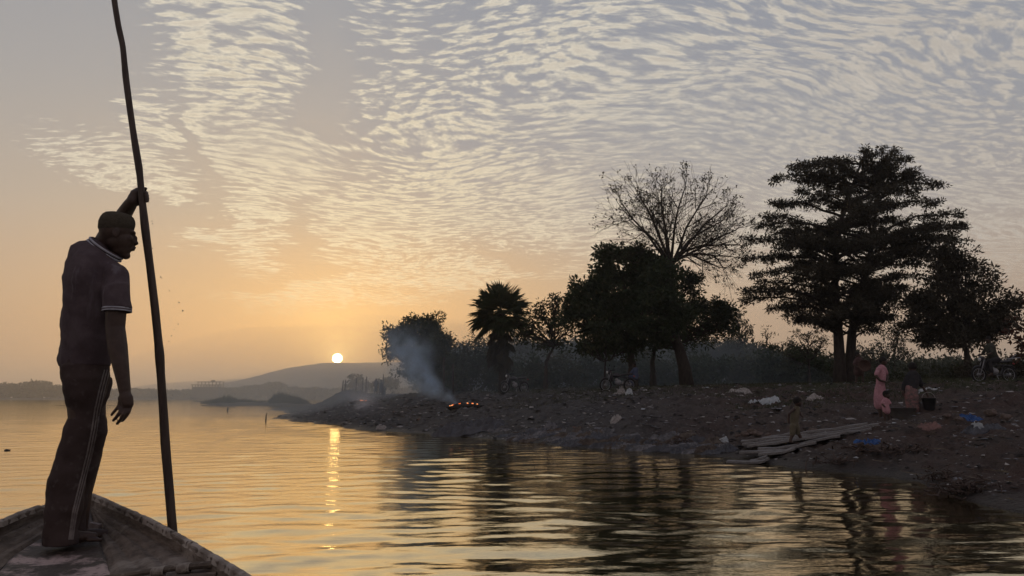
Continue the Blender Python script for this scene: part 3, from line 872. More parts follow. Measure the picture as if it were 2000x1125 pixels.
    for k in range(3):
        off = (-1, 0, 1)[k] * 1.0
        ctrl = [(722, 209, 5.2), (760, 199, 5.0), (800, 190, 5), (840, 184, 5), (880, 176, 5), (920, 166, 4.6), (960, 156, 4.4), (1000, 146, 4), (1025, 142, 3.6), (1056, 138, 3.4)]
        ys = np.arange(722, 1056, 4.0)
        xs = np.interp(ys, [c[0] for c in ctrl], [c[1] for c in ctrl]) + off * np.interp(ys, [c[0] for c in ctrl], [c[2] for c in ctrl])
        P = []
        for x, y in zip(xs, ys):
            d = Q(x, y) - camp; d /= np.linalg.norm(d)
            hit, loc, nr, _ = trs.ray_cast(Vector(camp), Vector(d))
            if hit: P.append((np.array(loc) + np.array(nr) * .0012, np.array(nr)))
        V = []; F = []
        for i, (p, nr) in enumerate(P):
            T_ = (P[min(i + 1, len(P) - 1)][0] - P[max(i - 1, 0)][0]); T_ /= np.linalg.norm(T_)
            sd = np.cross(T_, nr); sd /= np.linalg.norm(sd)
            V += [p - sd * .0036 - nr * .004, p - sd * .0036 + nr * .0008, p + sd * .0036 + nr * .0008, p + sd * .0036 - nr * .004]
            if i: F += [[4 * i - 4 + q, 4 * i - 3 + q, 4 * i + 1 + q, 4 * i + q] for q in range(3)]
        mesh_np('side_stripe', V, np.array(F), grey, trs, smooth=False)
    return root
man = build_man()

def build_drops():
    """water flung off the pole"""
    mw = new_mat('water_drop', (.3, .28, .25), .05, .5)
    mb = MB()
    for x, y, r in [(314, 541, 1.2), (316, 543, .8), (331, 568, 1), (348, 590, .8), (350, 591, 1.1), (357, 607, 1.5), (348, 633, 1), (340, 643, .7), (335, 656, 1.1), (330, 667, .9), (297, 432, 1), (298, 437, 1), (298, 485, 1), (291, 396, .7), (308, 465, .5), (339, 600, .5)]:
        mb.ball(np.array(at(x, y, 3.6 + .1 * math.sin(x))), r * 3.6 / 1444, 8, 6)
    mb.build('water_drops', mw, kind='stuff', label='drops of water flying off the pole')
build_drops()

# ------------------------------------------------------------------ trees and other vegetation
def leaf_mat(name, c1, c2, trans=0.25):
    def f(nt, b):
        oi = X.n('ShaderNodeTexCoord'); n = f_noise(X(oi.outputs['Object']), 1.4, 4, .6)
        c = f_mix(f_step(n, .35, .65), (*c1, 1), (*c2, 1))
        X.put(b.inputs['Base Color'], c)
        tr = X.n('ShaderNodeBsdfTranslucent'); X.put(tr.inputs[0], c)
        mx = X.n('ShaderNodeMixShader'); mx.inputs[0].default_value = trans
        nt.links.new(b.outputs[0], mx.inputs[1]); nt.links.new(tr.outputs[0], mx.inputs[2])
        nt.links.new(mx.outputs[0], nt.nodes['Material Output'].inputs[0])
    return new_mat(name, c1, .65, .3, f)
M_DARK = leaf_mat('mango_leaf', (.030, .045, .022), (.050, .070, .030))
M_OLIVE = leaf_mat('olive_leaf', (.045, .050, .024), (.070, .076, .034))
M_BROWN = leaf_mat('dusty_leaf', (.040, .036, .022), (.065, .055, .034))
M_RED = leaf_mat('russet_leaf', (.10, .030, .018), (.055, .045, .025))
M_FAR = leaf_mat('far_leaf', (.040, .050, .032), (.060, .070, .042), .1)
M_BARK = mottled('bark', (.035, .028, .024), (.06, .048, .040), 4, stretch=(3, 3, .8), bdist=.02)

def leaf_quads(P, D, L, W, g):
    """rhombus leaves at P pointing along D"""
    n = len(P)
    D = D / (np.linalg.norm(D, axis=1)[:, None] + 1e-9)
    r = g.normal(size=(n, 3)); s = np.cross(D, r); s /= np.linalg.norm(s, axis=1)[:, None] + 1e-9
    L = np.asarray(L)[:, None] if np.ndim(L) else L; W = np.asarray(W)[:, None] if np.ndim(W) else W
    nrm = np.cross(D, s)
    V = np.stack([P, P + D * L * .45 + s * W * .5 + nrm * L * .05, P + D * L, P + D * L * .45 - s * W * .5 + nrm * L * .05], 1).reshape(-1, 3)
    F = np.arange(4 * n).reshape(-1, 4)
    return V, F

def crown_pts(blobs, per, crad, g, shell=.45, flat=1.0):
    """blobs: (centre, radii); clumps spread in their volume, leaves in the clumps"""
    P = []; C = []
    for c, r in blobs:
        c = np.array(c); r = np.array(r)
        vol = (r[0] * r[1] * r[2]) ** (2 / 3)
        k = max(3, int(vol * per))
        d = g.normal(size=(k, 3)); d /= np.linalg.norm(d, axis=1)[:, None]
        q = g.random(k) ** shell
        cc = c + d * r * q[:, None] * (1 + .14 * g.normal(size=(k, 1)))
        C.append(cc)
    return np.concatenate(C)

def clump_leaves(C, nl, crad, L, W, g, flat=.7, droop=.0, jit=.35):
    k = len(C); n = k * nl
    ctr = np.repeat(C, nl, 0)
    R_ = np.repeat(crad * (.55 + .9 * g.random(k)), nl)[:, None]
    d = g.normal(size=(n, 3)); d /= np.linalg.norm(d, axis=1)[:, None]
    rad = g.random((n, 1)) ** .5
    off = d * rad * R_ * np.array([1, 1, flat])
    D = d + g.normal(size=(n, 3)) * .6 + np.array([0, 0, -droop])
    ll = L * (.6 + .8 * g.random(n))
    return leaf_quads(ctr + off, D, ll, ll * W / L, g)

def wiggle(a, b, k, amp, g, sag=0.0):
    a = np.array(a, float); b = np.array(b, float); t = np.linspace(0, 1, k)[:, None]
    P = a * (1 - t) + b * t + g.normal(size=(k, 3)) * amp * np.sin(t * np.pi)
    P[:, 2] += (sag * np.sin(t * np.pi))[:, 0]
    return P

def tree(name, base_px, trunk, blobs, Y, mat, label, group=None, per=9, nl=26, crad=.42, L=.20, W=.085, seed=1, depth=.8, r0=.22, cat='tree', flat=.7, droop=.1, shell=.45,
         parts=('crown', 'trunk'), extra=None, twig=True, limb_r=.45, bmat=None):
    """trunk: photo points up the stem; blobs: (px, py, rx, ry[, dY]) crown lobes in photo px"""
    g = np.random.default_rng(seed)
    k = Y / 1444
    b = np.array(at(base_px[0], base_px[1], Y)); b[2] = gz(b[0], b[1]) - .05
    root = empty(name, tuple(b), label=label, cat=cat, group=group)
    bl = []
    for q in blobs:
        dY = q[4] if len(q) > 4 else 0
        c = np.array(at(q[0], q[1], Y + dY)) - b
        bl.append((c, (q[2] * k, max(q[2], q[3]) * k * depth, q[3] * k)))
    C = crown_pts(bl, per, crad, g, shell)
    if seed in (3, 8, 9, 14):      # boughs that stand proud of the mass, and holes between them
        keep = fbm(C[:, 0] * 1.1 + seed, C[:, 2] * 1.1 + C[:, 1] * .5, 3, seed % 7) > (-.04 if seed in (8, 9) else -.20)
        C = C[keep]; out = []
        for c, r in bl:
            for _ in range(4):
                d = g.normal(size=3); d /= np.linalg.norm(d); d[2] = abs(d[2]) * .8 - .1
                q = np.array(c) + d * np.array(r) * (.82 + .3 * g.random())
                out.append(q + g.normal(size=(7, 3)) * .22)
        C = np.concatenate([C] + out)
    C = C[C[:, 2] > .15]
    V, F = clump_leaves(C, nl, crad, L, W, g, flat, droop)
    mesh_np(parts[0], V, F, mat, root)
    mb = MB()
    st = [np.array([0, 0, -.1])] + [np.array(at(p[0], p[1], Y + (p[2] if len(p) > 2 else 0))) - b for p in trunk]
    st = np.array(st); rr = np.linspace(r0, r0 * .45, len(st)); rr[0] *= 1.35
    fine = np.linspace(0, len(st) - 1, len(st) * 4)
    SP = np.stack([np.interp(fine, np.arange(len(st)), st[:, c]) for c in range(3)], -1)
    SP[1:-1] += g.normal(size=SP[1:-1].shape) * r0 * .10
    mb.tube(SP, np.interp(fine, np.arange(len(st)), rr), 9)
    top = st[-1]
    for c, r in bl:
        j = np.argmin(np.linalg.norm(SP - c, axis=1) + (SP[:, 2] > c[2]) * 2 - SP[:, 2] * .2)
        LB = wiggle(SP[j], c, 6, .12, g, -.1); mb.tube(LB, np.linspace(r0 * limb_r, .03, 6), 6)
        if twig:
            near = C[np.linalg.norm((C - c) / np.array(r), axis=1) < 1.15]
            for q in near[g.permutation(len(near))[:14]]:
                m = LB[g.integers(2, 6)]
                mb.tube(wiggle(m, q, 4, .08, g), [.035, .026, .018, .012], 4)
    if extra: extra(mb, root, b, g)
    mb.build(parts[1], bmat or M_BARK, root)
    return root

# --- left tree beside the palm
tree('broadleaf_tree', (828, 752), [(829, 735), (826, 712), (820, 690)],
     [(822, 655, 34, 34), (800, 640, 22, 20), (838, 636, 18, 16), (780, 662, 22, 22), (815, 690, 48, 36), (778, 700, 20, 34), (850, 690, 24, 34), (862, 672, 12, 16), (812, 725, 48, 18, .5), (768, 655, 9, 8), (845, 655, 20, 26)],
     50, M_DARK, 'bushy rounded tree at the left end of the riverbank trees, smoke drifting before it', seed=3, per=34, r0=.2, L=.2, crad=.38, nl=34)
# --- low trees between it and the palm
tree('broadleaf_tree', (905, 748), [(905, 730), (906, 715)], [(900, 692, 30, 24), (930, 682, 26, 26), (885, 705, 22, 28), (915, 715, 42, 22), (950, 705, 24, 30)], 52, M_DARK,
     'low dark tree filling the gap between the bushy left tree and the fan palm', seed=4, per=30, r0=.13, nl=28)
# --- fan palm
def fan_palm():
    Y = 45; k = Y / 1444; g = np.random.default_rng(21)
    b = np.array(at(982, 748, Y)); b[2] = gz(b[0], b[1]) - .05
    root = empty('fan_palm', tuple(b), label='stout fan palm with spiky leaves and a skirt of hanging dead ones', cat='palm tree')
    Q = lambda x, y, d=0: np.array(at(x, y, Y + d)) - b
    mb = MB(); mb.tube([[0, 0, -.1], Q(982, 700), Q(979, 650), Q(977, 610)], [.30, .24, .22, .24], 10); mb.build('trunk', M_BARK, root)
    def leaf(org, dirv, pet, rad, spread, dead=False):
        dirv = dirv / np.linalg.norm(dirv)
        hub = org + dirv * pet + np.array([0, 0, -.06 * pet])
        side = np.cross(dirv, [0, 0, 1.]) + g.normal(size=3) * .25; side /= np.linalg.norm(side)
        n = np.cross(side, dirv)
        V = []; F = []; nseg = 26
        c = 0
        sd = np.cross(dirv, n); 
        V += [org - sd * .02, org + sd * .02, hub + sd * .012, hub - sd * .012]; F.append([0, 1, 2, 3]); c = 4
        for i in range(nseg):
            a = (i / (nseg - 1) - .5) * spread; a2 = spread / nseg * .62
            f = lambda q: dirv * math.cos(q) + side * math.sin(q)
            r_ = rad * (1 - .25 * abs(i / (nseg - 1) - .5) * 2) * (.9 + .2 * g.random())
            dr = np.array([0, 0, -1]) * (.10 + .16 * g.random()) * r_
            V += [hub, hub + f(a - a2) * r_ * .62 + dr * .2 + n * .03, hub + f(a) * r_ + dr, hub + f(a + a2) * r_ * .62 + dr * .2 - n * .03]
            F.append([c, c + 1, c + 2, c + 3]); c += 4
        return V, F
    V = []; F = []
    org = Q(977, 612)
    for i in range(60):
        az = i * 2.399 + g.normal() * .2; el = math.asin(min(1, max(-.7, 1.02 - i * .029)))
        d = np.array([math.cos(az) * math.cos(el), math.sin(az) * math.cos(el), math.sin(el)])
        v, f = leaf(org + d * .12, d, .60 + .30 * g.random() + .15 * abs(d[2]), 1.12 + .15 * g.random(), 3.6)
        F += [[q + len(V) for q in w] for w in f]; V += v
    mesh_np('crown', np.array(V), np.array(F), M_DARK, root)
    V = []; F = []
    for i in range(60):
        az = i * 2.399; el = -.85 - .35 * g.random(); z = g.random()
        d = np.array([math.cos(az) * math.cos(el), math.sin(az) * math.cos(el), math.sin(el)])
        v, f = leaf(org + np.array([0, 0, -.3 - 2.3 * z]) + d * .1, d, .4 + .5 * g.random() * (1.2 - z), .75, 1.7)
        F += [[q + len(V) for q in w] for w in f]; V += v
    mesh_np('dead_skirt', np.array(V), np.array(F), M_BROWN, root)
fan_palm()
# --- small forked tree
tree('small_tree', (1066, 750), [(1066, 728), (1067, 706), (1075, 690), (1082, 675)],
     [(1080, 596, 24, 20), (1060, 612, 26, 22), (1102, 610, 22, 24), (1042, 632, 24, 22), (1075, 640, 34, 20), (1030, 655, 26, 24), (1060, 668, 26, 12), (1112, 640, 20, 24), (1098, 668, 20, 12), (1020, 640, 16, 22), (1089, 580, 8, 8)],
     44, M_DARK, 'small tree with a forked slim trunk and gappy crown, right of the fan palm', seed=6, per=22, r0=.13, nl=30, crad=.34, shell=.5, limb_r=.6)
# --- great mango mass
tree('mango_tree', (1236, 750), [(1236, 725), (1234, 700), (1230, 670), (1228, 640)],
     [(1205, 505, 30, 20), (1240, 520, 42, 32), (1185, 540, 26, 30), (1215, 570, 60, 45), (1155, 572, 24, 24), (1180, 605, 50, 42), (1132, 588, 18, 20), (1135, 620, 20, 24), (1235, 620, 55, 45), (1270, 560, 40, 40),
      (1165, 645, 36, 20), (1205, 660, 50, 30), (1250, 665, 45, 28), (1175, 500, 12, 12), (1175, 680, 30, 14), (1275, 520, 22, 24), (1155, 600, 26, 28), (1250, 590, 50, 40), (1245, 500, 14, 12), (1303, 590, 34, 44, -2.8), (1298, 540, 26, 26, -2.6), (1325, 632, 34, 26, -2.8), (1275, 640, 40, 30, -2)],
     41, M_DARK, 'largest dark mango tree, its broad crown under the left half of the bare tree', seed=8, per=33, r0=.28, nl=36, crad=.42, L=.22, W=.10)
tree('mango_tree', (1276, 748), [(1275, 730), (1274, 705), (1280, 680)],
     [(1320, 575, 42, 36), (1345, 560, 26, 26), (1300, 625, 42, 40), (1345, 620, 44, 42), (1375, 590, 26, 24), (1395, 625, 26, 30), (1365, 655, 40, 22), (1320, 665, 44, 22), (1410, 610, 12, 14), (1300, 540, 26, 26), (1405, 640, 20, 18), (1290, 600, 36, 40)],
     42.5, M_DARK, 'dark rounded tree under the right half of the bare tree crown', seed=9, per=27, r0=.2, nl=32, crad=.40)
tree('small_tree', (1180, 748), [(1181, 725), (1183, 705)], [(1160, 682, 26, 18), (1185, 672, 30, 18), (1212, 685, 24, 16), (1140, 672, 14, 12)], 40.5, M_OLIVE,
     'small slender tree standing in front of the largest mango tree', seed=12, per=12, r0=.07, nl=24, crad=.3)

# --- bare tree
def bare_tree():
    Y = 40.2; g = np.random.default_rng(33)
    b = np.array(at(1342, 748, Y)); b[2] = gz(b[0], b[1]) - .05
    root = empty('bare_tree', tuple(b), label='tall leaning tree with an almost leafless crown of fine twigs', cat='tree')
    Q = lambda x, y, d=0: np.array(at(x, y, Y + d)) - b
    mb = MB()
    st = np.array([[0, 0, -.15], Q(1336, 715), Q(1326, 680), Q(1314, 650), Q(1309, 610), Q(1307, 560), Q(1310, 512)])
    mb.tube(st, [.42, .33, .28, .25, .21, .18, .15], 10)
    tips = []
    def grow(p, d, L, r, lev):
        n = 4 if lev < 3 else 3
        P = [p]; q = p.copy(); dd = d.copy()
        for i in range(n):
            dd = dd + g.normal(size=3) * .13 + np.array([0, 0, .05 * (1 if lev < 3 else .4)]); dd /= np.linalg.norm(dd)
            q = q + dd * L / n; P.append(q.copy())
        mb.tube(P, np.linspace(r, max(r * .55, .006), n + 1), 6 if lev < 2 else 4 if lev < 3 else 3, cap=False)
        if lev >= 5: tips.append(P[-1]); return
        if lev >= 3 and g.random() < .5: tips.append(P[-1])
        kids = [3, 3, 3, 3, 2][lev] if lev < 5 else 0
        for c in range(kids):
            f = .35 + .65 * (c + 1) / kids
            o = np.array(P[min(n, int(round(f * n)))])
            ax = g.normal(size=3); ax -= dd * ax.dot(dd); ax /= np.linalg.norm(ax)
            ang = (.42 + .38 * g.random()) if c < kids - 1 else .18
            nd = dd * math.cos(ang) + ax * math.sin(ang)
            grow(o, nd, L * (.62 + .16 * g.random()), max(r * .56, .0075), lev + 1)
    F0 = st[-1]
    mains = [((1262, 455), (1218, 402), .4), ((1275, 430), (1250, 385), -1.2), ((1296, 430), (1292, 375), 1.0), ((1318, 440), (1335, 375), -.5), ((1340, 445), (1378, 385), 1.2),
             ((1350, 470), (1410, 410), -.8), ((1362, 488), (1436, 450), .6), ((1345, 470), (1395, 440), 1.8), ((1280, 470), (1240, 440), -1.8), ((1365, 495), (1420, 500), -1.0), ((1370, 480), (1440, 478), .9), ((1345, 495), (1400, 520), .5), ((1300, 460), (1270, 410), 2.0)]
    for i, ((mx, my), (tx, ty), dd) in enumerate(mains):
        s0 = F0 + (0 if i % 2 else 1) * np.array([0, 0, -.35 * g.random()])
        m = Q(mx, my, dd * .5); t = Q(tx, ty, dd)
        P = np.array([s0, s0 * .5 + m * .5 + g.normal(size=3) * .06, m, m * .5 + t * .5 + g.normal(size=3) * .06 + [0, 0, .03], t])
        mb.tube(P, [.095, .075, .058, .045, .034], 7)
        for f in (1, 2, 3):
            for w in range(3):
                o = P[f]; d = (t - m) / np.linalg.norm(t - m)
                ax = g.normal(size=3); ax /= np.linalg.norm(ax)
                grow(o, d * .8 + ax * .75, 1.15 * (.8 + .4 * g.random()), .026, 2)
        grow(P[-1], (P[-1] - P[-2]) / np.linalg.norm(P[-1] - P[-2]), .62, .030, 1)
    mb.build('trunk', M_BARK, root)
    T = np.array(tips); T = T[g.permutation(len(T))[:int(len(T) * .16)]]
    V, F = clump_leaves(T, 5, .14, .13, .07, g)
    # a few tufts on the inner limbs
    I = np.concatenate([np.array([Q(x, y, d) + g.normal(size=3) * .28 for _ in range(9)]) for x, y, d in [(1292, 430, 0), (1300, 405, .5), (1370, 475, 0), (1395, 470, .5), (1250, 395, .3), (1330, 460, -.5), (1360, 450, .7), (1300, 450, .3)]])
    V2, F2 = clump_leaves(I, 9, .2, .15, .07, g, flat=.5)
    mesh_np('crown', np.concatenate([V, V2]), np.concatenate([F, F2 + len(V)]), M_BROWN, root)
bare_tree()

# --- tiered tree
def tiered_tree():
    Y = 38.0; g = np.random.default_rng(51); k = Y / 1444
    b = np.array(at(1648, 752, Y)); b[2] = gz(b[0], b[1]) - .05
    root = empty('tiered_tree', tuple(b), label='tallest tree on the bank, twin trunks and wide dark layered boughs', cat='tree')
    Q = lambda x, y, d=0: np.array(at(x, y, Y + d)) - b
    t1 = np.array([[-.2, 0, -.15], Q(1640, 700), Q(1637, 650), Q(1632, 590), Q(1630, 530), Q(1635, 470), Q(1650, 400), Q(1685, 310)])
    t2 = np.array([[.25, .1, -.15], Q(1661, 700, .2), Q(1664, 650, .3), Q(1676, 600, .4), Q(1690, 545, .5), Q(1702, 480, .4), Q(1710, 420, .4), Q(1720, 360, .3)])
    mb = MB(); mb.tube(t1, [.36, .27, .24, .20, .17, .14, .10, .04], 10); mb.tube(t2, [.34, .25, .22, .19, .15, .12, .09, .04], 10)
    ys = [288, 300, 330, 360, 400, 430, 470, 510, 550, 590, 615, 640, 655]
    lf = [1690, 1672, 1560, 1518, 1500, 1490, 1468, 1458, 1462, 1448, 1520, 1560, 1600]
    rt = [1745, 1770, 1775, 1838, 1842, 1878, 1888, 1840, 1800, 1780, 1790, 1740, 1700]
    br = []
    for tx, ty in [(1515, 356), (1547, 331), (1580, 322), (1500, 401), (1489, 428), (1482, 447), (1463, 476), (1457, 512), (1472, 542), (1449, 575), (1445, 596), (1502, 606), (1548, 628), (1598, 320),
                   (1690, 289), (1722, 291), (1747, 296), (1775, 312), (1787, 344), (1796, 341), (1612, 345), (1642, 372), (1600, 382), (1560, 378), (1662, 335), (1640, 318), (1680, 350), (1585, 350), (1620, 410), (1745, 330), (1843, 366), (1840, 402), (1879, 424), (1884, 448), (1891, 478), (1860, 470), (1824, 466), (1815, 500), (1792, 545), (1752, 600), (1768, 565), (1712, 648)]:
        br.append((tx, ty, g.normal() * .6))
    for i in range(165):
        y = 300 + 335 * g.random() ** .72; az = g.random() * 2 * math.pi
        l, r = np.interp(y, ys, lf), np.interp(y, ys, rt)
        c = np.interp(y, [290, 360, 500, 640], [1712, 1672, 1662, 1650])
        ext = (r - c) if math.cos(az) > 0 else (c - l)
        q = .18 + .79 * g.random()
        br.append((c + ext * math.cos(az) * q, y, ext * k * .85 * math.sin(az) * q))
    V = []; F = []; nv = 0
    for tx, ty, d in br:
        T = Q(tx, ty, d); hx = T[0]
        drop = abs(hx - .3) * .12 + .5
        tr = t1 if (tx < 1662) != (g.random() < .33) else t2
        zs = np.clip(T[2] - drop * (.3 + .7 * g.random()), 1.9, tr[-1][2])
        S0 = np.array([np.interp(zs, tr[:, 2], tr[:, c]) for c in range(3)])
        Lb = np.linalg.norm(T - S0)
        n = 9; t = np.linspace(0, 1, n)[:, None]
        P = S0 * (1 - t) + T * t; P[:, 2] += (np.sin(t * np.pi * .9) * .10 * Lb)[:, 0]
        P[1:-1] += g.normal(size=(n - 2, 3)) * .05
        mb.tube(P, np.linspace(.035 + .012 * Lb, .010, n), 5, cap=False)
        m = int(8 + Lb * 9.5)
        s = .30 + .72 * g.random(m) ** .8
        C = np.stack([np.interp(s, t[:, 0], P[:, c]) for c in range(3)], -1)
        # sprays spread sideways in flat fans that narrow to the tip
        dirv = (T - S0) / Lb; sd = np.cross(dirv, [0, 0, 1]); sd /= np.linalg.norm(sd) + 1e-9
        wd = .15 * Lb * np.sqrt(np.clip(1.06 - s, 0, 1)) + .10
        off = g.normal(size=m) * wd * .55
        C = C + sd * off[:, None] + np.array([0, 0, 1]) * (g.normal(size=m) * .09 - np.abs(off) * .10)[:, None]
        v, f = clump_leaves(C, 17, .23, .17, .055, g, flat=.40)
        V.append(v); F.append(f + nv); nv += len(v)
    mb.build('trunk', M_BARK, root)
    mesh_np('crown', np.concatenate(V), np.concatenate(F), M_BROWN, root)
tiered_tree()
tree('broadleaf_tree', (1893, 752), [(1892, 730), (1890, 705), (1885, 680), (1882, 655)],
     [(1850, 520, 26, 26), (1885, 530, 34, 30), (1840, 555, 32, 32), (1885, 575, 50, 38), (1925, 570, 34, 32), (1815, 590, 36, 28), (1860, 620, 60, 38), (1920, 615, 50, 38), (1955, 605, 30, 32), (1790, 600, 22, 26), (1800, 635, 40, 26),
      (1850, 660, 50, 24), (1915, 655, 40, 24), (1955, 640, 24, 20), (1860, 500, 14, 12), (1820, 662, 26, 18)],
     35, M_BROWN, 'big round-crowned tree standing right of the tallest tiered tree', seed=14, per=46, r0=.2, nl=34, crad=.36, L=.19, W=.07)
tree('russet_tree', (2040, 750), [(2035, 720), (2030, 690)], [(2000, 640, 24, 26), (2030, 650, 40, 40), (1988, 668, 18, 12), (2010, 690, 36, 18), (2060, 620, 50, 60)],
     30, M_RED, 'tree with russet leaves reaching in at the right edge of the picture', seed=15, per=12, r0=.12, nl=18, crad=.28, L=.22, W=.12)

# --- trees farther back, softened by the haze
for i, (bx, Y, bl, mat, lab, kw) in enumerate([
    (1445, 62, [(1442, 620, 12, 18), (1448, 645, 20, 24), (1440, 675, 24, 24), (1455, 690, 22, 18), (1428, 660, 12, 18)], M_FAR, 'hazy weeping tree behind, just left of the tiered tree boughs', dict(droop=1.6, L=.34, W=.08, per=20, crad=.4)),
    (1500, 56, [(1500, 650, 14, 16), (1490, 672, 24, 14), (1512, 680, 18, 16), (1480, 690, 18, 10)], M_OLIVE, 'thin feathery acacia right of the hazy weeping tree', dict(per=16, nl=18, crad=.5, L=.22, W=.06, flat=.35)),
    (1580, 50, [(1575, 655, 44, 14), (1545, 672, 34, 12), (1605, 668, 30, 16), (1570, 690, 50, 14), (1540, 700, 26, 14)], M_OLIVE, 'wide low feathery acacia behind the left bough tips of the tiered tree', dict(per=18, nl=18, crad=.45, L=.2, W=.055, flat=.3)),
    (1748, 66, [(1750, 640, 22, 14), (1745, 665, 32, 26), (1725, 690, 26, 18), (1770, 690, 28, 22)], M_FAR, 'hazy rounded tree seen between the tiered tree and the big round-crowned one', dict(per=18)),
    (1700, 60, [(1700, 684, 36, 18), (1672, 694, 30, 18), (1725, 706, 44, 18), (1600, 704, 40, 16), (1500, 706, 50, 16)], M_FAR, 'low hazy tree right behind the twin trunks', dict(per=16)),
    (1360, 64, [(1355, 678, 44, 28), (1395, 684, 38, 28), (1320, 690, 40, 26), (1425, 690, 30, 24)], M_FAR, 'dim tree behind the leaning trunk', dict(per=16)),
    (1110, 64, [(1100, 690, 36, 26), (1130, 680, 30, 24), (1150, 702, 34, 24), (1078, 704, 24, 20)], M_FAR, 'dim low tree seen right of the forked slim trunk', dict(per=16)),
    (1015, 62, [(1010, 678, 36, 28), (1040, 690, 34, 26), (985, 690, 34, 30), (1030, 665, 20, 16)], M_FAR, 'dim low tree behind the fan palm trunk', dict(per=16)),
]):
    kw = dict(dict(nl=22), **kw)
    tree('hazy_tree', (bx, 752), [(bx, 725), (bx, 705)], bl, Y, mat, lab, group='trees in the haze behind the bank', seed=70 + i, r0=.12, **kw)

# --- scrub along the back of the bank
def bush(px, wpx, top, Y, seed, mat, label, dens=12, L=.18, W=.08, nl=22, name='bush', group='bushes along the back of the bank'):
    g = np.random.default_rng(seed); k = Y / 1444
    b = np.array(at(px, 750, Y)); b[2] = gz(b[0], b[1]) - .05
    root = empty(name, tuple(b), label=label, cat='bush', group=group)
    hgt = max(.5, (at(px, top, Y).z - b[2]) * 1.12)
    bl = []
    for q in range(5):
        x = (g.random() - .5) * wpx * k * .8; hh = hgt * (.55 + .45 * g.random()) * (1 - .5 * abs(x) / (wpx * k))
        bl.append(((x, g.normal() * .5, hh * .5), (wpx * k * .26, wpx * k * .26, hh * .55)))
    C = crown_pts(bl, dens, .3, g); C = C[C[:, 2] > .02]
    V, F = clump_leaves(C, nl, .30, L, W, g)
    mesh_np('foliage', V, F, mat, root)
    mb = MB()
    for q in C[g.permutation(len(C))[:10]]:
        mb.tube(wiggle([g.normal() * .15, g.normal() * .15, -.05], q, 4, .05, g), [.03, .022, .016, .01], 4)
    mb.build('stem', M_BARK, root)
places = ['left of the fan palm', 'under the fan palm', 'right of the fan palm trunk', 'left of the forked slim trunk', 'right of the forked slim trunk', 'behind the left parked motorcycle pair', 'behind the second motorcycle',
          'behind the mango trunk', 'between the mango trunk and the leaning trunk', 'right of the leaning trunk', 'under the hazy weeping tree', 'under the thin acacia', 'left of the twin trunks', 'right against the twin trunks']
g_ = np.random.default_rng(3)
for i in range(14):
    px = 868 + i * 57 + g_.normal() * 6
    top = [700, 708, 700, 702, 700, 705, 698, 700, 705, 702, 700, 690, 690, 706][i]
    bush(px, 110, top - 20, 50 + 5 * g_.random(), 200 + i, [M_DARK, M_OLIVE, M_DARK][i % 3], f'dusky bush in the bank scrub, ' + places[i], dens=26, L=.24, W=.12)
for i, (px, w, top, Y, mat, lab) in enumerate([(1790, 60, 708, 42, M_OLIVE, 'bright green bush behind the stooping woman'), (1840, 60, 700, 38, M_OLIVE, 'green bush just left of the third motorcycle'), (1720, 60, 716, 44, M_OLIVE, 'low bush behind the woman in pink'),
        (1930, 80, 690, 33, M_BROWN, 'tall dark bush behind the man on the motorcycle'), (1985, 80, 684, 31, M_BROWN, 'tall dark bush at the right edge behind the motorcycle'), (1885, 44, 712, 36, M_BROWN, 'dark bush at the foot of the round-crowned tree')]):
    bush(px, w, top, Y, 300 + i, mat, lab, dens=30, L=.17)
# the wood beyond, a single mass
def back_wood():
    g = np.random.default_rng(77); C = []
    for i in range(330):
        px = 850 + 1250 * g.random(); Y = 70 + 50 * g.random(); top = np.interp(px, [850, 900, 1150, 1450, 1560, 1620, 2100], [696, 682, 676, 680, 696, 712, 716]) + 7 * g.normal()
        p = np.array(at(px, min(742, top), Y)); z0 = gz(p[0], p[1])
        n = 34
        C.append(np.stack([p[0] + g.normal(size=n) * 1.6, p[1] + g.normal(size=n) * 1.6, z0 + (p[2] - z0) * g.random(n) ** .7], -1))
    V, F = clump_leaves(np.concatenate(C), 14, .8, .42, .2, g)
    mesh_np('distant_wood', V, F, M_FAR, kind='stuff', label='far-off wood behind the bank trees')
back_wood()

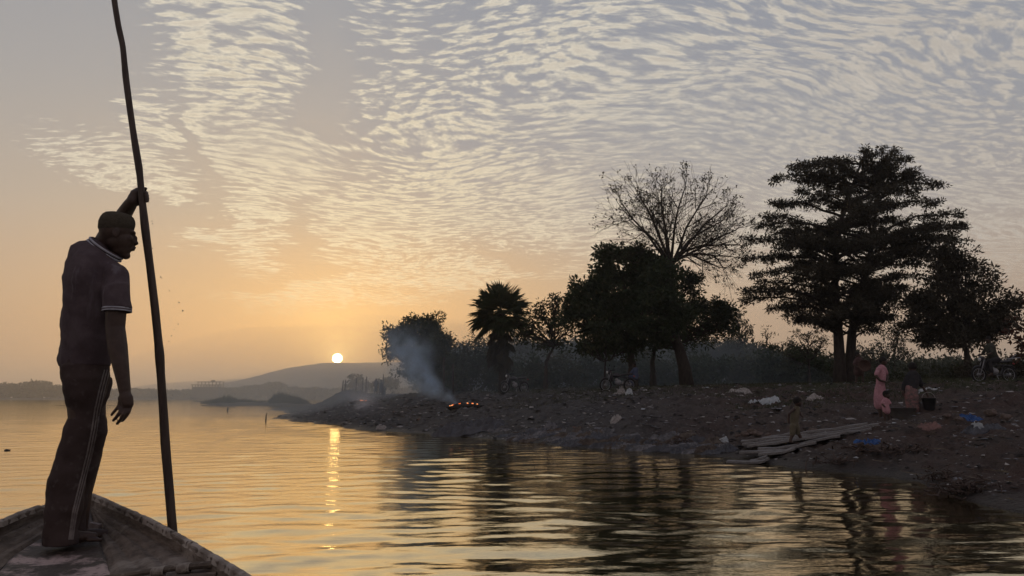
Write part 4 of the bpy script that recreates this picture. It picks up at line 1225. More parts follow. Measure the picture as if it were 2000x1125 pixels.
# --- far shore
def far_trees():
    g = np.random.default_rng(91)
    def mass(name, Y, prof, label, dY=40, step=2.2, size=3.2, seed=0, extra=1.0):
        C = []; S_ = []
        xs = np.arange(prof[0][0], prof[-1][0], step)
        for x in xs:
            top = np.interp(x, [p[0] for p in prof], [p[1] for p in prof]) + 1.6 * fbm(np.array([x / 9.]), np.array([seed * 3.]), 3, 4)[0] + g.normal() * .6
            q = np.array(at(x, top, Y)); hgt = max(2, q[2] - 2)
            n = int(10 * extra + hgt * 1.1)
            C.append(np.stack([q[0] + g.normal(size=n) * size * .6, Y + g.random(n) * dY, 2 + hgt * np.sqrt(g.random(n)) * .93], -1))
        V, F = clump_leaves(np.concatenate(C), 5, size, 3.4 * size / 3.2, 2.4 * size / 3.2, g)
        mesh_np(name, V, F, M_FAR, kind='stuff', label=label)
    mass('far_treeline', 930, [(-260, 752), (-60, 755), (0, 750), (15, 758), (30, 756), (35, 748), (50, 745), (62, 744), (70, 755), (85, 756), (110, 757), (130, 760), (180, 762), (205, 764), (240, 765), (262, 763), (280, 762), (290, 764),
                                (320, 768), (345, 765), (372, 766), (430, 765), (436, 762), (465, 762), (470, 756)], 'hazy line of trees on the far bank at the left')
    mass('far_treeline', 1000, [(430, 766), (455, 763), (465, 757), (478, 753), (490, 756), (497, 752), (505, 758), (520, 748), (535, 747), (545, 758), (560, 758), (575, 759), (590, 762), (600, 758), (620, 762), (640, 764), (660, 760), (700, 762), (760, 760), (900, 760)],
         'hazy line of trees on the far bank below the hill')
    for i, (px, bl, Y, lab) in enumerate([(690, [(688, 737, 8, 5), (700, 738, 7, 6), (692, 750, 14, 14), (710, 755, 14, 12), (680, 760, 10, 10)], 420, 'hazy tree behind the leaning posts'),
                                     (738, [(740, 745, 8, 5), (732, 756, 12, 12), (752, 752, 10, 12), (765, 750, 14, 16)], 380, 'hazy tree behind the small group of people on the point')]):
        k = Y / 1444; b = np.array(at(px, 770, Y)); b[2] = 2
        root = empty('hazy_tree', tuple(b), label=lab, cat='tree')
        blobs = [(np.array(at(q[0], q[1], Y)) - b, (q[2] * k, q[2] * k, q[3] * k)) for q in bl]
        C = crown_pts(blobs, 3.2, 1, g); V, F = clump_leaves(C, 12, .9, 1.1, .7, g); mesh_np('crown', V, F, M_FAR, root)
        mb = MB(); mb.tube([(0, 0, -1), (0, 0, 4), (.3, 0, 8)], [.5, .4, .2], 7); mb.build('trunk', M_BARK, root)
far_trees()

# --- reed islands, snags and floating weed
def reeds():
    g = np.random.default_rng(13)
    mud = mottled('island_mud', (.045, .038, .03), (.07, .06, .045), .8)
    def strip(name, x0, x1, py, hp, label, dY):
        """a low mud bar: x range in the photo, its waterline py and height in px"""
        a = np.array(wp(x0, py)); c = np.array(wp(x1, py)); n = 60
        t = np.linspace(0, 1, n); V = []
        Y = (a[1] + c[1]) / 2; hh = hp * Y / 1444
        for j, s in enumerate(np.linspace(-1, 1, 9)):
            w = np.sin(np.clip(t, .001, .999) * np.pi) ** .35
            V.append(np.stack([a[0] * (1 - t) + c[0] * t, a[1] * (1 - t) + c[1] * t + dY * (.5 + .5 * s * w) + fbm(t * 9, t * 0 + s, 3, 3) * dY * .06, -.15 + (hh + .15) * w * (1 - s * s) ** .5 * (1 + .4 * fbm(t * 14, t * 0 + s * 2, 3, 7))], -1))
        V = np.array(V); nr, nc, _ = V.shape
        i, j = np.meshgrid(np.arange(nr - 1), np.arange(nc - 1), indexing='ij')
        return mesh_np(name, V, np.stack([i * nc + j, i * nc + j + 1, (i + 1) * nc + j + 1, (i + 1) * nc + j], -1).reshape(-1, 4), mud, smooth=True, kind='structure')
    strip('mud_bank', 366, 600, 792, 4.6, '', 14)
    strip('mud_bank', 366, 420, 784.5, 1.2, '', 10)
    def tuft_field(name, spots, label, cat='reeds', group=None):
        """spots: (px, py, Y, half width m, height m, blades)"""
        V = []; F = []; nv = 0
        b = np.array(at(spots[0][0], spots[0][1], spots[0][2])); b[2] = 0
        for px, py, Y, w, h, n in spots:
            c = np.array(at(px, py, Y)) - b; c[2] = 0
            q = g.random(n) * 2 * math.pi; r_ = np.sqrt(g.random(n)) * w
            P = c + np.stack([np.cos(q) * r_, np.sin(q) * r_, np.full(n, .05)], -1)
            P[:, 2] += g.random(n) * h * .45 * np.sqrt(1 - (r_ / w) ** 2)
            D = np.stack([g.normal(size=n) * .45, g.normal(size=n) * .45, np.ones(n)], -1)
            L = h * (.3 + .35 * g.random(n)) * (1.15 - .6 * r_ / w)
            v, f = leaf_quads(P, D, L, np.full(n, h * .045), g)
            V.append(v); F.append(f + nv); nv += len(v)
        o = mesh_np(name, np.concatenate(V), np.concatenate(F), M_OLIVE, kind='stuff', label=label)
        o.location = tuple(b)
    tuft_field('reed_bed', [(443, 786, 160, 3.0, 2.3, 1700), (415, 787, 160, 2.4, 1.5, 800), (478, 786, 160, 3, 1.6, 900), (500, 787, 160, 3, 1.2, 700), (520, 788, 160, 3, 1.1, 600), (460, 787, 160, 3, 1.2, 500)], 'low reeds growing on the mud bar out in the river')
    tuft_field('reed_clump', [(552, 786, 150, 2.6, 2.7, 3000), (536, 786, 150, 1.3, 1.8, 1200), (545, 786, 151, 1.4, 3.1, 900), (570, 788, 150, 2.4, 2.3, 2200), (584, 789, 150, 1.9, 1.7, 1300), (596, 791, 150, 1.2, 1.0, 500)], 'tall rounded clump of reeds at the end of the mud bar')
    tuft_field('floating_weed', [(x, 792, 120, .9, .42, 90) for x in (112, 124, 135, 206, 214, 222)], 'thin line of floating water weed behind the boatman', 'water weed', None)
    tuft_field('floating_weed', [(x, 781, 300, 2.2, .7, 90) for x in (80, 86, 92)] + [(36, 780, 300, 1.5, .4, 40)], 'dark speck of floating weed far out at the left', 'water weed')
    tuft_field('floating_weed', [(x, 781, 330, 2.2, .6, 70) for x in (208, 216, 260, 290, 330)], 'scattered weed on the far water between man and pole', 'water weed')
    mb = MB(); b = np.array(wp(519, 822))
    for dx, h in ((0, .5),): mb.tube([(dx, 0, -.3), (dx * 1.02, 0, h * .6), (dx + .05 * h, .1, h)], [.05, .035, .015], 5)
    o = mb.build('snag', M_BARK, label='broken stick standing in the water off the point', cat='branch'); o.location = (b[0], b[1], 0)
    b = np.array(wp(444, 803)); mb = MB(); mb.tube([(0, 0, -.3), (.02, 0, .2), (0, .05, .38)], [.09, .08, .05], 6)
    o = mb.build('stump', M_BARK, label='lone stump poking out of the river beyond the pole', cat='stump'); o.location = (b[0], b[1], 0)
    b = np.array(wp(13, 880)); mb = MB(); mb.ball((0, 0, .01), (.07, .03, .03)); mb.ball((.08, 0, .015), (.03, .018, .018))
    o = mb.build('floating_bottle', new_mat('dark_plastic', (.03, .03, .03), .3), label='dark bottle afloat at the left edge', cat='bottle'); o.location = (b[0], b[1], 0)
reeds()

# ------------------------------------------------------------------ things on the bank
def place(px, py, y0=7.0, y1=110.0):
    """where the photo ray through (px, py) meets the bank"""
    Ys = np.geomspace(y0, y1, 900)
    a = np.array(at(px, py, 1.0)); 
    X_ = a[0] * Ys; Z = H + (a[2] - H) * Ys
    hh = height(X_, Ys)
    ok = np.nonzero((Z <= hh) & (hh > 0.0))[0]
    i = ok[0] if len(ok) else len(Ys) - 1
    return np.array([X_[i], Ys[i], hh[i]])
def on_ground(px, Y, py=750):
    a = at(px, py, Y); return np.array([a.x, Y, gz(a.x, Y)])

# ---- crumpled cloth, sheets, bags
def crumple(name, c, w, d, h, mat, seed, label=None, cat=None, group=None, rz=0.0, nx=34, ny=22, fq=1.0, **kw):
    g = np.random.default_rng(seed)
    u, v = np.meshgrid(np.linspace(-1, 1, nx), np.linspace(-1, 1, ny), indexing='ij')
    edge = 1 + .22 * fbm(np.arctan2(v, u) * 1.5 + seed, u * 0, 3, seed % 9)
    x = u * w / 2 * edge; y = v * d / 2 * edge
    ca, sa = math.cos(rz), math.sin(rz)
    X_, Y_ = c[0] + x * ca - y * sa, c[1] + x * sa + y * ca
    rid = 1 - np.abs(fbm(u * 3.4 * fq + seed, v * 3.0 * fq, 5, seed % 11))
    rise = h * np.clip(rid, 0, 1.3) * np.clip(1.15 - np.maximum(abs(u), abs(v)) ** 3, .12, 1)
    Z = height(X_, Y_) + rise + .008
    V = np.stack([X_, Y_, Z], -1) - np.array([c[0], c[1], 0])
    i, j = np.meshgrid(np.arange(nx - 1), np.arange(ny - 1), indexing='ij')
    q = np.stack([i * ny + j, (i + 1) * ny + j, (i + 1) * ny + j + 1, i * ny + j + 1], -1).reshape(-1, 4)
    lo = V.copy(); lo[..., 2] -= .03
    n = nx * ny
    ring = np.concatenate([np.arange(ny - 1), np.arange(nx - 1) * ny + ny - 1, (nx - 1) * ny + np.arange(ny - 1, 0, -1), np.arange(nx - 1, 0, -1) * ny])
    r2 = np.roll(ring, -1)
    o = mesh_np(name, np.concatenate([V.reshape(-1, 3), lo.reshape(-1, 3)]), np.concatenate([q, q[:, ::-1] + n, np.stack([r2, ring, ring + n, r2 + n], -1)]), mat, smooth=False, label=label, cat=cat, group=group, **kw)
    o.location = (c[0], c[1], 0)
    return o
M_TARP = mottled('dark_tarp', (.050, .052, .060), (.085, .088, .10), 3, rough=.6, spec=.4)
M_RAG = mottled('grey_rag', (.11, .11, .115), (.22, .215, .22), 4, c3=(.035, .033, .032))
M_MUDRAG = mottled('muddy_rag', (.07, .055, .045), (.13, .105, .085), 6)
M_WHITE = mottled('white_plastic', (.50, .52, .52), (.36, .40, .42), 8, rough=.5)
M_PALE = mottled('pale_litter', (.42, .39, .36), (.26, .24, .22), 12)
M_BLUE = mottled('blue_plastic', (.03, .10, .28), (.02, .06, .19), 9, rough=.4)
M_PINKL = mottled('pink_litter', (.26, .15, .13), (.17, .11, .10), 9)
M_CHAR = mottled('charred', (.012, .011, .010), (.030, .027, .025), 8)

c = place(912, 846); crumple('tarpaulin', c, 2.6, 1.0, .42, M_TARP, 5, 'dark crumpled tarpaulin lying at the waterline below the fire', 'tarpaulin', rz=.1)
c = place(1495, 788); crumple('plastic_sheet', c, 1.15, .5, .14, M_WHITE, 6, 'long white plastic sheet lying on the bank above the walking child', 'plastic sheet', rz=.1)
c = place(1693, 866); crumple('plastic_bag', c, .42, .30, .08, M_BLUE, 7, 'bright blue plastic bag at the end of the weathered planks', 'bag', rz=-.5)
c = place(1413, 863); crumple('plastic_bag', c, .26, .2, .10, M_WHITE, 8, 'small white plastic bag near the water left of the planks', 'bag')
c = place(1815, 837); crumple('cloth', c, .4, .16, .04, M_PINKL, 9, 'pale pinkish cloth on the ground in front of the stooping woman', 'cloth', rz=-.2)
c = place(1922, 845); crumple('cloth', c, .7, .3, .12, M_TARP, 10, 'dark bluish cloth lying by a white scrap at the right', 'cloth', rz=-.1)
c = place(1912, 842); crumple('plastic_bag', c, .16, .2, .16, M_WHITE, 11, 'white scrap of plastic beside the dark bluish cloth', 'bag')
c = place(1897, 820); crumple('plastic_bag', c, .35, .25, .08, M_BLUE, 12, 'dull blue and white bag on the slope at the right', 'bag')
c = place(1213, 770); crumple('plastic_bag', c, .4, .3, .2, M_PALE, 13, 'pale crumpled bag in the grass below the second motorcycle', 'bag')
c = place(1228, 768); crumple('plastic_bag', c, .3, .3, .15, M_WHITE, 14, 'white and dark bag just right of the pale crumpled one', 'bag')
c = place(1074, 834); crumple('sack', c, .45, .3, .14, M_RAG, 15, 'pale sack on the slope right of the fire', 'sack')
c = place(1202, 826); crumple('sack', c, .32, .24, .14, M_PALE, 16, 'small pale sack lying mid slope, centre of the bank', 'sack')
c = place(744, 838); crumple('plastic_bag', c, .4, .3, .12, M_PALE, 17, 'white bag at the waterline left of the smoke reflection', 'bag')
c = place(1805, 764); crumple('plank', c, .9, .12, .05, M_WHITE, 18, 'narrow pale board lying behind the stooping woman', 'board', rz=.0)
c = place(1590, 777); crumple('plastic_bag', c, .5, .2, .06, M_PALE, 19, 'flat tan scrap up the slope right of the white sheet', 'bag')
c = place(1445, 766); crumple('cloth', c, .9, .4, .12, M_PALE, 20, 'pale rumpled cloth high on the bank above the white sheet', 'cloth')
# wet rags and sheets washed along the waterline
gr = np.random.default_rng(40)
def rag_group():
    k = 0
    for i in range(74):
        px = 985 + 430 * (i / 74) + gr.normal() * 8
        sy = np.interp(px, [950, 1060, 1130, 1200, 1270, 1330, 1430], [858, 868, 875, 878, 885, 887, 892])
        py = sy - 3 - 26 * gr.random() ** 1.3
        c = place(px, py)
        crumple('rag', c, .35 + .65 * gr.random(), .18 + .3 * gr.random(), .05 + .07 * gr.random(), [M_RAG, M_TARP, M_MUDRAG][i % 3], 100 + i,
                ['pale grey', 'dark bluish', 'brown muddy'][i % 3] + ' sodden rag in the drift washed up along the waterline', 'rag', ['pale grey', 'dark bluish', 'brown muddy'][i % 3] + ' rags along the waterline', rz=gr.normal() * .5, nx=30, ny=18, fq=2.0)
rag_group()

# litter and stones nobody could count
def litter():
    g = np.random.default_rng(19)
    mats = [M_PALE, M_WHITE, M_CHAR, mottled('rust_litter', (.18, .10, .07), (.10, .07, .055), 10), M_RAG]
    amount = [4200, 420, 6500, 500, 5200]
    names = ['pale_litter', 'white_litter', 'dark_clods', 'rusty_litter', 'grey_litter']
    for m, n, nm in zip(mats, amount, names):
        u = -.31 + 1.02 * g.random(n * 2); Y = 9 * (75 / 9) ** (g.random(n * 2) ** .8)
        x = u * Y; d = sdist(x, Y, SHORE)
        ok = (d > .15) & (g.random(n * 2) < np.clip(1.3 - d / 22, .12, 1)) & ((fbm(x * .5, Y * .5, 3, 12) > -.25) | (g.random(n * 2) < .3))
        x, Y = x[ok][:n], Y[ok][:n]; z = height(x, Y); k = len(x)
        s = (.018 + .055 * g.random(k) ** 2.5) * (1.2 if nm == 'dark_clods' else 1.0) * np.clip(Y / 19, .5, 1.8)
        base = np.array([[1, 0, 0], [-.2, .9, 0], [-1, .1, 0], [.1, -.9, 0], [.35, .25, .30], [-.4, -.25, .22]], float)
        V = (base[None] * (1 + .28 * g.normal(size=(k, 6, 1))) + np.array([0, 0, 1]) * (.22 * g.normal(size=(k, 6, 1))).clip(-.1, .6)) * s[:, None, None] * np.stack([.8 + 1.3 * g.random(k), .8 + .6 * g.random(k), .5 + .7 * g.random(k)], -1)[:, None]
        a = g.random(k) * 6.28; ca, sa = np.cos(a)[:, None], np.sin(a)[:, None]
        V = np.stack([V[..., 0] * ca - V[..., 1] * sa, V[..., 0] * sa + V[..., 1] * ca, V[..., 2]], -1) + np.stack([x, Y, z - .004], -1)[:, None]
        F = np.array([[0, 1, 4], [1, 5, 4], [1, 2, 5], [2, 3, 5], [3, 4, 5], [3, 0, 4]])
        FF = (np.arange(k)[:, None, None] * 6 + F[None]).reshape(-1, 3)
        mesh_np(nm, V.reshape(-1, 3), FF, m, kind='stuff')
    # dry stalks and sticks
    n = 1500; u = -.31 + 1.02 * g.random(n); Y = 9 * (50 / 9) ** g.random(n); x = u * Y; d = sdist(x, Y, SHORE); ok = d > .1; x, Y = x[ok], Y[ok]; k = len(x)
    a = g.random(k) * 6.28
    D = np.stack([np.cos(a), np.sin(a), .06 + .10 * g.random(k)], -1)
    V, F = leaf_quads(np.stack([x, Y, height(x, Y) + .012], -1), D, .15 + .5 * g.random(k) ** 2, np.full(k, .022), g)
    mesh_np('dry_stalks', V, F, mottled('dry_stalk', (.16, .13, .09), (.09, .07, .05), 8), kind='stuff')
    # grass on the upper bank
    n = 70000; u = -.26 + .95 * g.random(n); Y = 22 + 30 * g.random(n); x = u * Y; d = sdist(x, Y, SHORE)
    w = fbm(x * .35, Y * .35, 3, 30) + (d - 9) * .12
    ok = (d > 5) & (w > -.05); x, Y = x[ok], Y[ok]; k = len(x)
    D = np.stack([g.normal(size=k) * .5, g.normal(size=k) * .5, np.ones(k)], -1)
    V, F = leaf_quads(np.stack([x, Y, height(x, Y) - .01], -1), D, .05 + .11 * g.random(k), np.full(k, .02), g)
    mesh_np('grass', V, F, M_OLIVE, kind='stuff')
litter()

def stones():
    g = np.random.default_rng(63); m = mottled('rough_stone', (.10, .075, .06), (.16, .12, .10), 5)
    for i, (px, py, s) in enumerate([(1455, 851, .20), (1470, 848, .24), (1483, 853, .17), (1440, 853, .13), (1500, 852, .12), (1590, 846, .20), (1874, 822, .16), (1935, 812, .22), (1850, 815, .13), (1965, 820, .20)]):
        c = place(px, py); mb = MB()
        s *= .62; mb.ball((0, 0, s * .2), (s, s * .8, s * .6), 14, 9); V = mb.v[0]; V *= (1 + .34 * fbm(V[:, 0] * 1.6 / s + i, V[:, 1] * 1.6 / s + V[:, 2] * 9, 4, i % 7))[:, None]
        o = mb.build('stone', m, smooth=False, label='rough reddish stone on the bank beside the planks' if i < 6 else 'rough reddish stone on the slope at the right', cat='stone', group='stones by the planks' if i < 6 else 'stones on the right slope')
        o.location = tuple(c)
stones()

# ---- old boat bottom lying on the bank as a landing
def planks():
    mw = mottled('silvered_plank', (.16, .15, .145), (.25, .235, .22), 6, stretch=(.5, 7, 7), c3=(.05, .042, .038), bdist=.01)
    A = place(1432, 892); B = place(1722, 848); 
    A[2] = .02; B[2] += .03
    A0 = A.copy()
    ax = B - A; Lg = np.linalg.norm(ax); ax /= Lg
    root = empty('landing_planks', tuple(A), label='weathered grey planks of an old hull lying at the waterline under the walking child', cat='planks')
    sd = np.cross([0, 0, 1], ax); sd /= np.linalg.norm(sd)
    g = np.random.default_rng(4)
    for i in range(9):
        o = -1.35 + i * .32
        s0 = .6 * g.random() ** 2 + max(0, -o) * .30; s1 = Lg * (1 - .25 * g.random() ** 2) - max(0, -o) * 2.1
        t = np.linspace(s0, s1, 40)
        cen = ax * t[:, None] + sd * (o * (1 - .25 * t / Lg) + .03 * fbm(t * 1.2, t * 0 + i, 2, i % 5))[:, None]
        W = A + cen
        gz_ = height(W[:, 0], W[:, 1], fine=False)
        cen[:, 2] = np.maximum(gz_ + .07, .05) + .07 * vnoise(t * .9, t * 0 + i, 3) + .03 * g.random() + .045 * (o + 1.25) + .02 * vnoise(t * 4, t * 0 + i * 3, 4) - A[2]
        V = []
        hw = .155 * (1 + .06 * g.normal())
        for k_, (dx, dz) in enumerate(((-1, 0), (-1, -.045), (1, -.045), (1, 0), (.4, .008), (-.3, .004))):
            V.append(cen + sd * dx * hw * (1 + .06 * vnoise(t * 6, t * 0 + i, 2))[:, None] + np.array([0, 0, 1]) * (dz + .006 * vnoise(t * 9, t * 0 + k_, 1))[:, None])
        V = np.array(V).transpose(1, 0, 2); n = 40
        a, b = np.meshgrid(np.arange(n - 1), np.arange(6), indexing='ij')
        q = np.stack([a * 6 + b, a * 6 + (b + 1) % 6, (a + 1) * 6 + (b + 1) % 6, (a + 1) * 6 + b], -1).reshape(-1, 4)
        mb = MB(); mb.raw(V.reshape(-1, 3), q); mb.raw(V[0], [[0, 1, 2, 3]]); mb.raw(V[-1], [[0, 1, 2, 3]])
        mb.build('plank', mw, root, smooth=False)
    for s in ():
        p = ax * Lg * s; mb = MB()
        P = [p + sd * q for q in np.linspace(-.95, .75, 8)]
        W = np.array(P) + A; zz = np.maximum(height(W[:, 0], W[:, 1], fine=False) + .07, .05) + .075 - A[2]
        P = np.array(P); P[:, 2] = zz
        mb.tube(P, .035, 6, flat=.7); mb.build('rib', mw, root, smooth=False)
    return A0, ax, sd, Lg
PLK = planks()

# ---- brush piles and roots in the right foreground
def brush(px, py, w, h, label, seed, n=170, rr=.010):
    g = np.random.default_rng(seed); c = place(px, py); mb = MB()
    for i in range(n):
        p = np.array([g.normal() * w * .42, g.normal() * w * .25, 0]); p[2] = abs(g.normal()) * h * .45 * math.exp(-(p[0] / w) ** 2 * 2)
        d = g.normal(size=3) * [1, .7, .35]; d /= np.linalg.norm(d); L = w * (.15 + .4 * g.random())
        P = wiggle(p - d * L / 2, p + d * L / 2, 5, L * .08, g); zg = height(P[:, 0] + c[0], P[:, 1] + c[1]) - c[2]
        P[:, 2] = np.maximum(P[:, 2], zg - .01)
        mb.tube(P, np.linspace(rr * (1 + 1.4 * g.random()), rr * .5, 5), 5, cap=False)
    o = mb.build('brush_heap', mottled('tangled_root', (.06, .042, .034), (.11, .08, .066), 8), smooth=False, label=label, cat='brushwood'); o.location = tuple(c)
brush(1885, 966, .55, .30, 'largest tangle of roots and brush at the water edge, right foreground', 1, 150, .008)
brush(1838, 938, .40, .2, 'tangle of roots just above the largest one', 2, 70, .007)
brush(1690, 880, .75, .16, 'twisted roots and sticks right below the blue bag', 3, 26, .016)
brush(1765, 882, .8, .12, 'long flat drift of sticks right of the twisted roots', 6, 40, .011)
brush(1330, 868, .5, .2, 'dark heap of brush left of the weathered planks', 4, 60, .008)
brush(1568, 852, .35, .16, 'small dark heap of twigs behind the planks beside the child', 5, 60, .008)
brush(1640, 905, .6, .12, 'low dark roots at the waterline below the planks', 7, 50, .008)

# ---- fires and smoke
def flame_mat():
    def f(nt, b):
        v = f_obj(); n = f_noise(v, 9, 3, .6)
        b.inputs['Base Color'].default_value = (.1, .02, .01, 1)
        X.put(b.inputs['Emission Color'], f_mix(f_step(n, .4, .62), (1.0, .16, .03, 1), (1.0, .55, .22, 1)))
        b.inputs['Emission Strength'].default_value = 1.1
    return new_mat('flame', (.8, .2, .05), .9, 0, f)
M_FLAME = flame_mat()
def fire(px0, px1, py, hpx, name, label, flames, seed):
    g = np.random.default_rng(seed)
    a = place(px0, py); b_ = place(px1, py); c = (a + b_) / 2; w = np.linalg.norm(b_ - a); k = c[1] / 1444
    root = empty(name, tuple(c), label=label, cat='fire')
    mb = MB(); mb.ball((0, 0, .02), (w * .52, .45, hpx * k * .8), 26, 12); V = mb.v[0]; V *= (1 + .2 * fbm(V[:, 0] * 5, V[:, 1] * 5 + V[:, 2] * 9, 4, 3))[:, None]
    mb.build('ash_heap', M_CHAR, root, smooth=False)
    for (x, y, wf, hf) in flames:
        p = np.array([(x - .5) * w, -.1 + g.normal() * .06, y * hpx * k]); mb = MB()
        for q in range(3):
            s = wf * k * (.7 + .5 * g.random()); hh = hf * k * (.6 + .6 * g.random())
            P = [p + [g.normal() * s * .5, g.normal() * .03, -.02]]
            for j in range(3): P.append(P[-1] + np.array([g.normal() * s * .35 - .15 * s, 0, hh / 3]))
            mb.tube(P, [s * .5, s * .55, s * .3, s * .05], 7)
        mb.build('flame', M_FLAME, root)
fire(890, 932, 797, 9, 'rubbish_fire', 'burning rubbish heap with orange flames on the bank', [(.12, .2, 3.6, 4.5), (.17, .5, 3, 3.4), (.33, .9, 1.6, 1.4), (.56, .95, 2, 1.8), (.68, .95, 1.8, 1.5), (.80, .75, 1.6, 2.4)], 5)
fire(700, 716, 787, 5, 'rubbish_fire', 'small glowing fire far along on the point', [(.45, .7, 3.5, 2.5), (.62, .7, 3, 2)], 6)

def smoke_plume(name, start, pts, dens, col, seed, steps=None, nsc=1.0):
    """pts: (px, py, Y, radius m, strength): air filled with smoke along a path"""
    P = [np.array(at(p[0], p[1], p[2])) for p in pts]; R_ = [p[3] for p in pts]; K = [p[4] for p in pts]
    A = P[0]; B = P[-1]; ax = (B - A); Lg = np.linalg.norm(ax); ax /= Lg
    m = bpy.data.materials.new(name + '_air'); m.use_nodes = True; nt = m.node_tree; nt.nodes.clear(); X.nt = nt
    o = X.n('ShaderNodeOutputMaterial'); v = X.n('ShaderNodeVolumePrincipled')
    v.inputs['Color'].default_value = col; v.inputs['Anisotropy'].default_value = 0.2
    pos = f_pos(); d = f_vm('SUBTRACT', pos, tuple(A))
    s = f_vm('DOT_PRODUCT', d, tuple(ax)) / Lg
    wv = f_noise(f_vm('SCALE', pos, .55 / nsc), 1.0, 3, .6, col=True)
    d2 = f_vm('ADD', d, f_vm('SCALE', f_vm('SUBTRACT', wv, (.5, .5, .5)), f_lin(s, 0, 1, .25 * nsc, 2.6 * nsc)))
    # path: smooth curve by interpolated centre line offsets
    def curve(vals):
        r = f_ramp(s, [(min(1, max(0, float(np.dot(p - A, ax) / Lg))), (float(q), float(q), float(q), 1)) for p, q in zip(P, vals)], 'B_SPLINE')
        return f_sep(r)[0]
    px_, py_, pz_ = f_sep(f_vm('SUBTRACT', d2, f_vm('SCALE', tuple(ax), s * Lg)))
    offs = [p - A - ax * np.dot(p - A, ax) for p in P]
    sc = max(1e-3, max(abs(o_[2]) for o_ in offs)) * 2
    oz = (curve([o_[2] / sc + .5 for o_ in offs]) - .5) * sc
    rad = curve([r / 10 for r in R_]) * 10
    kk = curve([k / 4 for k in K]) * 4
    r = X.m('SQRT', (px_ * px_) + (pz_ - oz) * (pz_ - oz) + (py_ * py_) * .6) / rad
    fall = X.m('EXPONENT', -(r * r) * 1.6)
    n = f_noise(f_vm('SCALE', pos, 1.1 / nsc), 1.0, 4, .6)
    den = fall * kk * f_step(n, .34, .66) * f_step(r, 1.7, 1.1) * dens
    X.put(v.inputs['Density'], den)
    nt.links.new(v.outputs[0], o.inputs['Volume'])
    # an irregular closed skin round the air it fills
    mb = MB(); T = np.linspace(0, 1, 16); PP = np.array(P); tt = [np.dot(p - A, ax) / Lg for p in P]
    cen = np.stack([np.interp(T, tt, PP[:, c]) for c in range(3)], -1); rr = np.interp(T, tt, R_) * 1.75 + .2 * nsc
    mb.tube(cen, rr, 16)
    ob = mb.build(name, m, kind='stuff'); m.cycles.volume_step_rate = 1.0 if steps is None else steps
    return ob
fy = place(893, 797)[1]
smoke_plume('smoke', None, [(893, 792, fy + .2, .15, 1.0), (868, 777, fy + 1.2, .28, 2.4), (845, 764, fy + 2.4, .42, 2.2), (822, 748, fy + 3.6, .62, 1.7), (802, 728, fy + 4.6, .85, 1.3), (792, 700, fy + 5.6, 1.2, .8), (786, 668, fy + 6.5, 1.5, .2)], 1.25, (.68, .84, 1.0, 1), 3)
fy2 = place(708, 787)[1]
smoke_plume('smoke', None, [(709, 785, fy2, .5, 1.5), (702, 776, fy2 + 1, .8, 1.5), (698, 764, fy2 + 2, 1.2, .8), (694, 750, fy2 + 3, 1.5, .2)], .22, (.9, .9, .95, 1), 4, nsc=1.5)
smoke_plume('smoke', None, [(712, 790, fy2 - 4, .5, 1.2), (720, 798, fy2 - 9, .8, 1.2), (716, 802, fy2 - 14, 1.0, .4)], .2, (.9, .9, .95, 1), 5, nsc=1.5)
# thin blue smoke hanging under the trees
def mist():
    m = bpy.data.materials.new('hanging_smoke_air'); m.use_nodes = True; nt = m.node_tree; nt.nodes.clear(); X.nt = nt
    o = X.n('ShaderNodeOutputMaterial'); v = X.n('ShaderNodeVolumePrincipled')
    v.inputs['Color'].default_value = (.74, .86, .94, 1); v.inputs['Density'].default_value = MIST
    nt.links.new(v.outputs[0], o.inputs['Volume'])
    mb = MB(); mb.ball((-3.0, 59, 1.6), (28, 21, 5.8), 40, 20)
    V = mb.v[0]; V[:, 2] += .5 * fbm(V[:, 0] / 5, V[:, 1] / 5, 2, 3)
    mb.build('hanging_smoke', m, kind='stuff')
MIST = .011
mist()

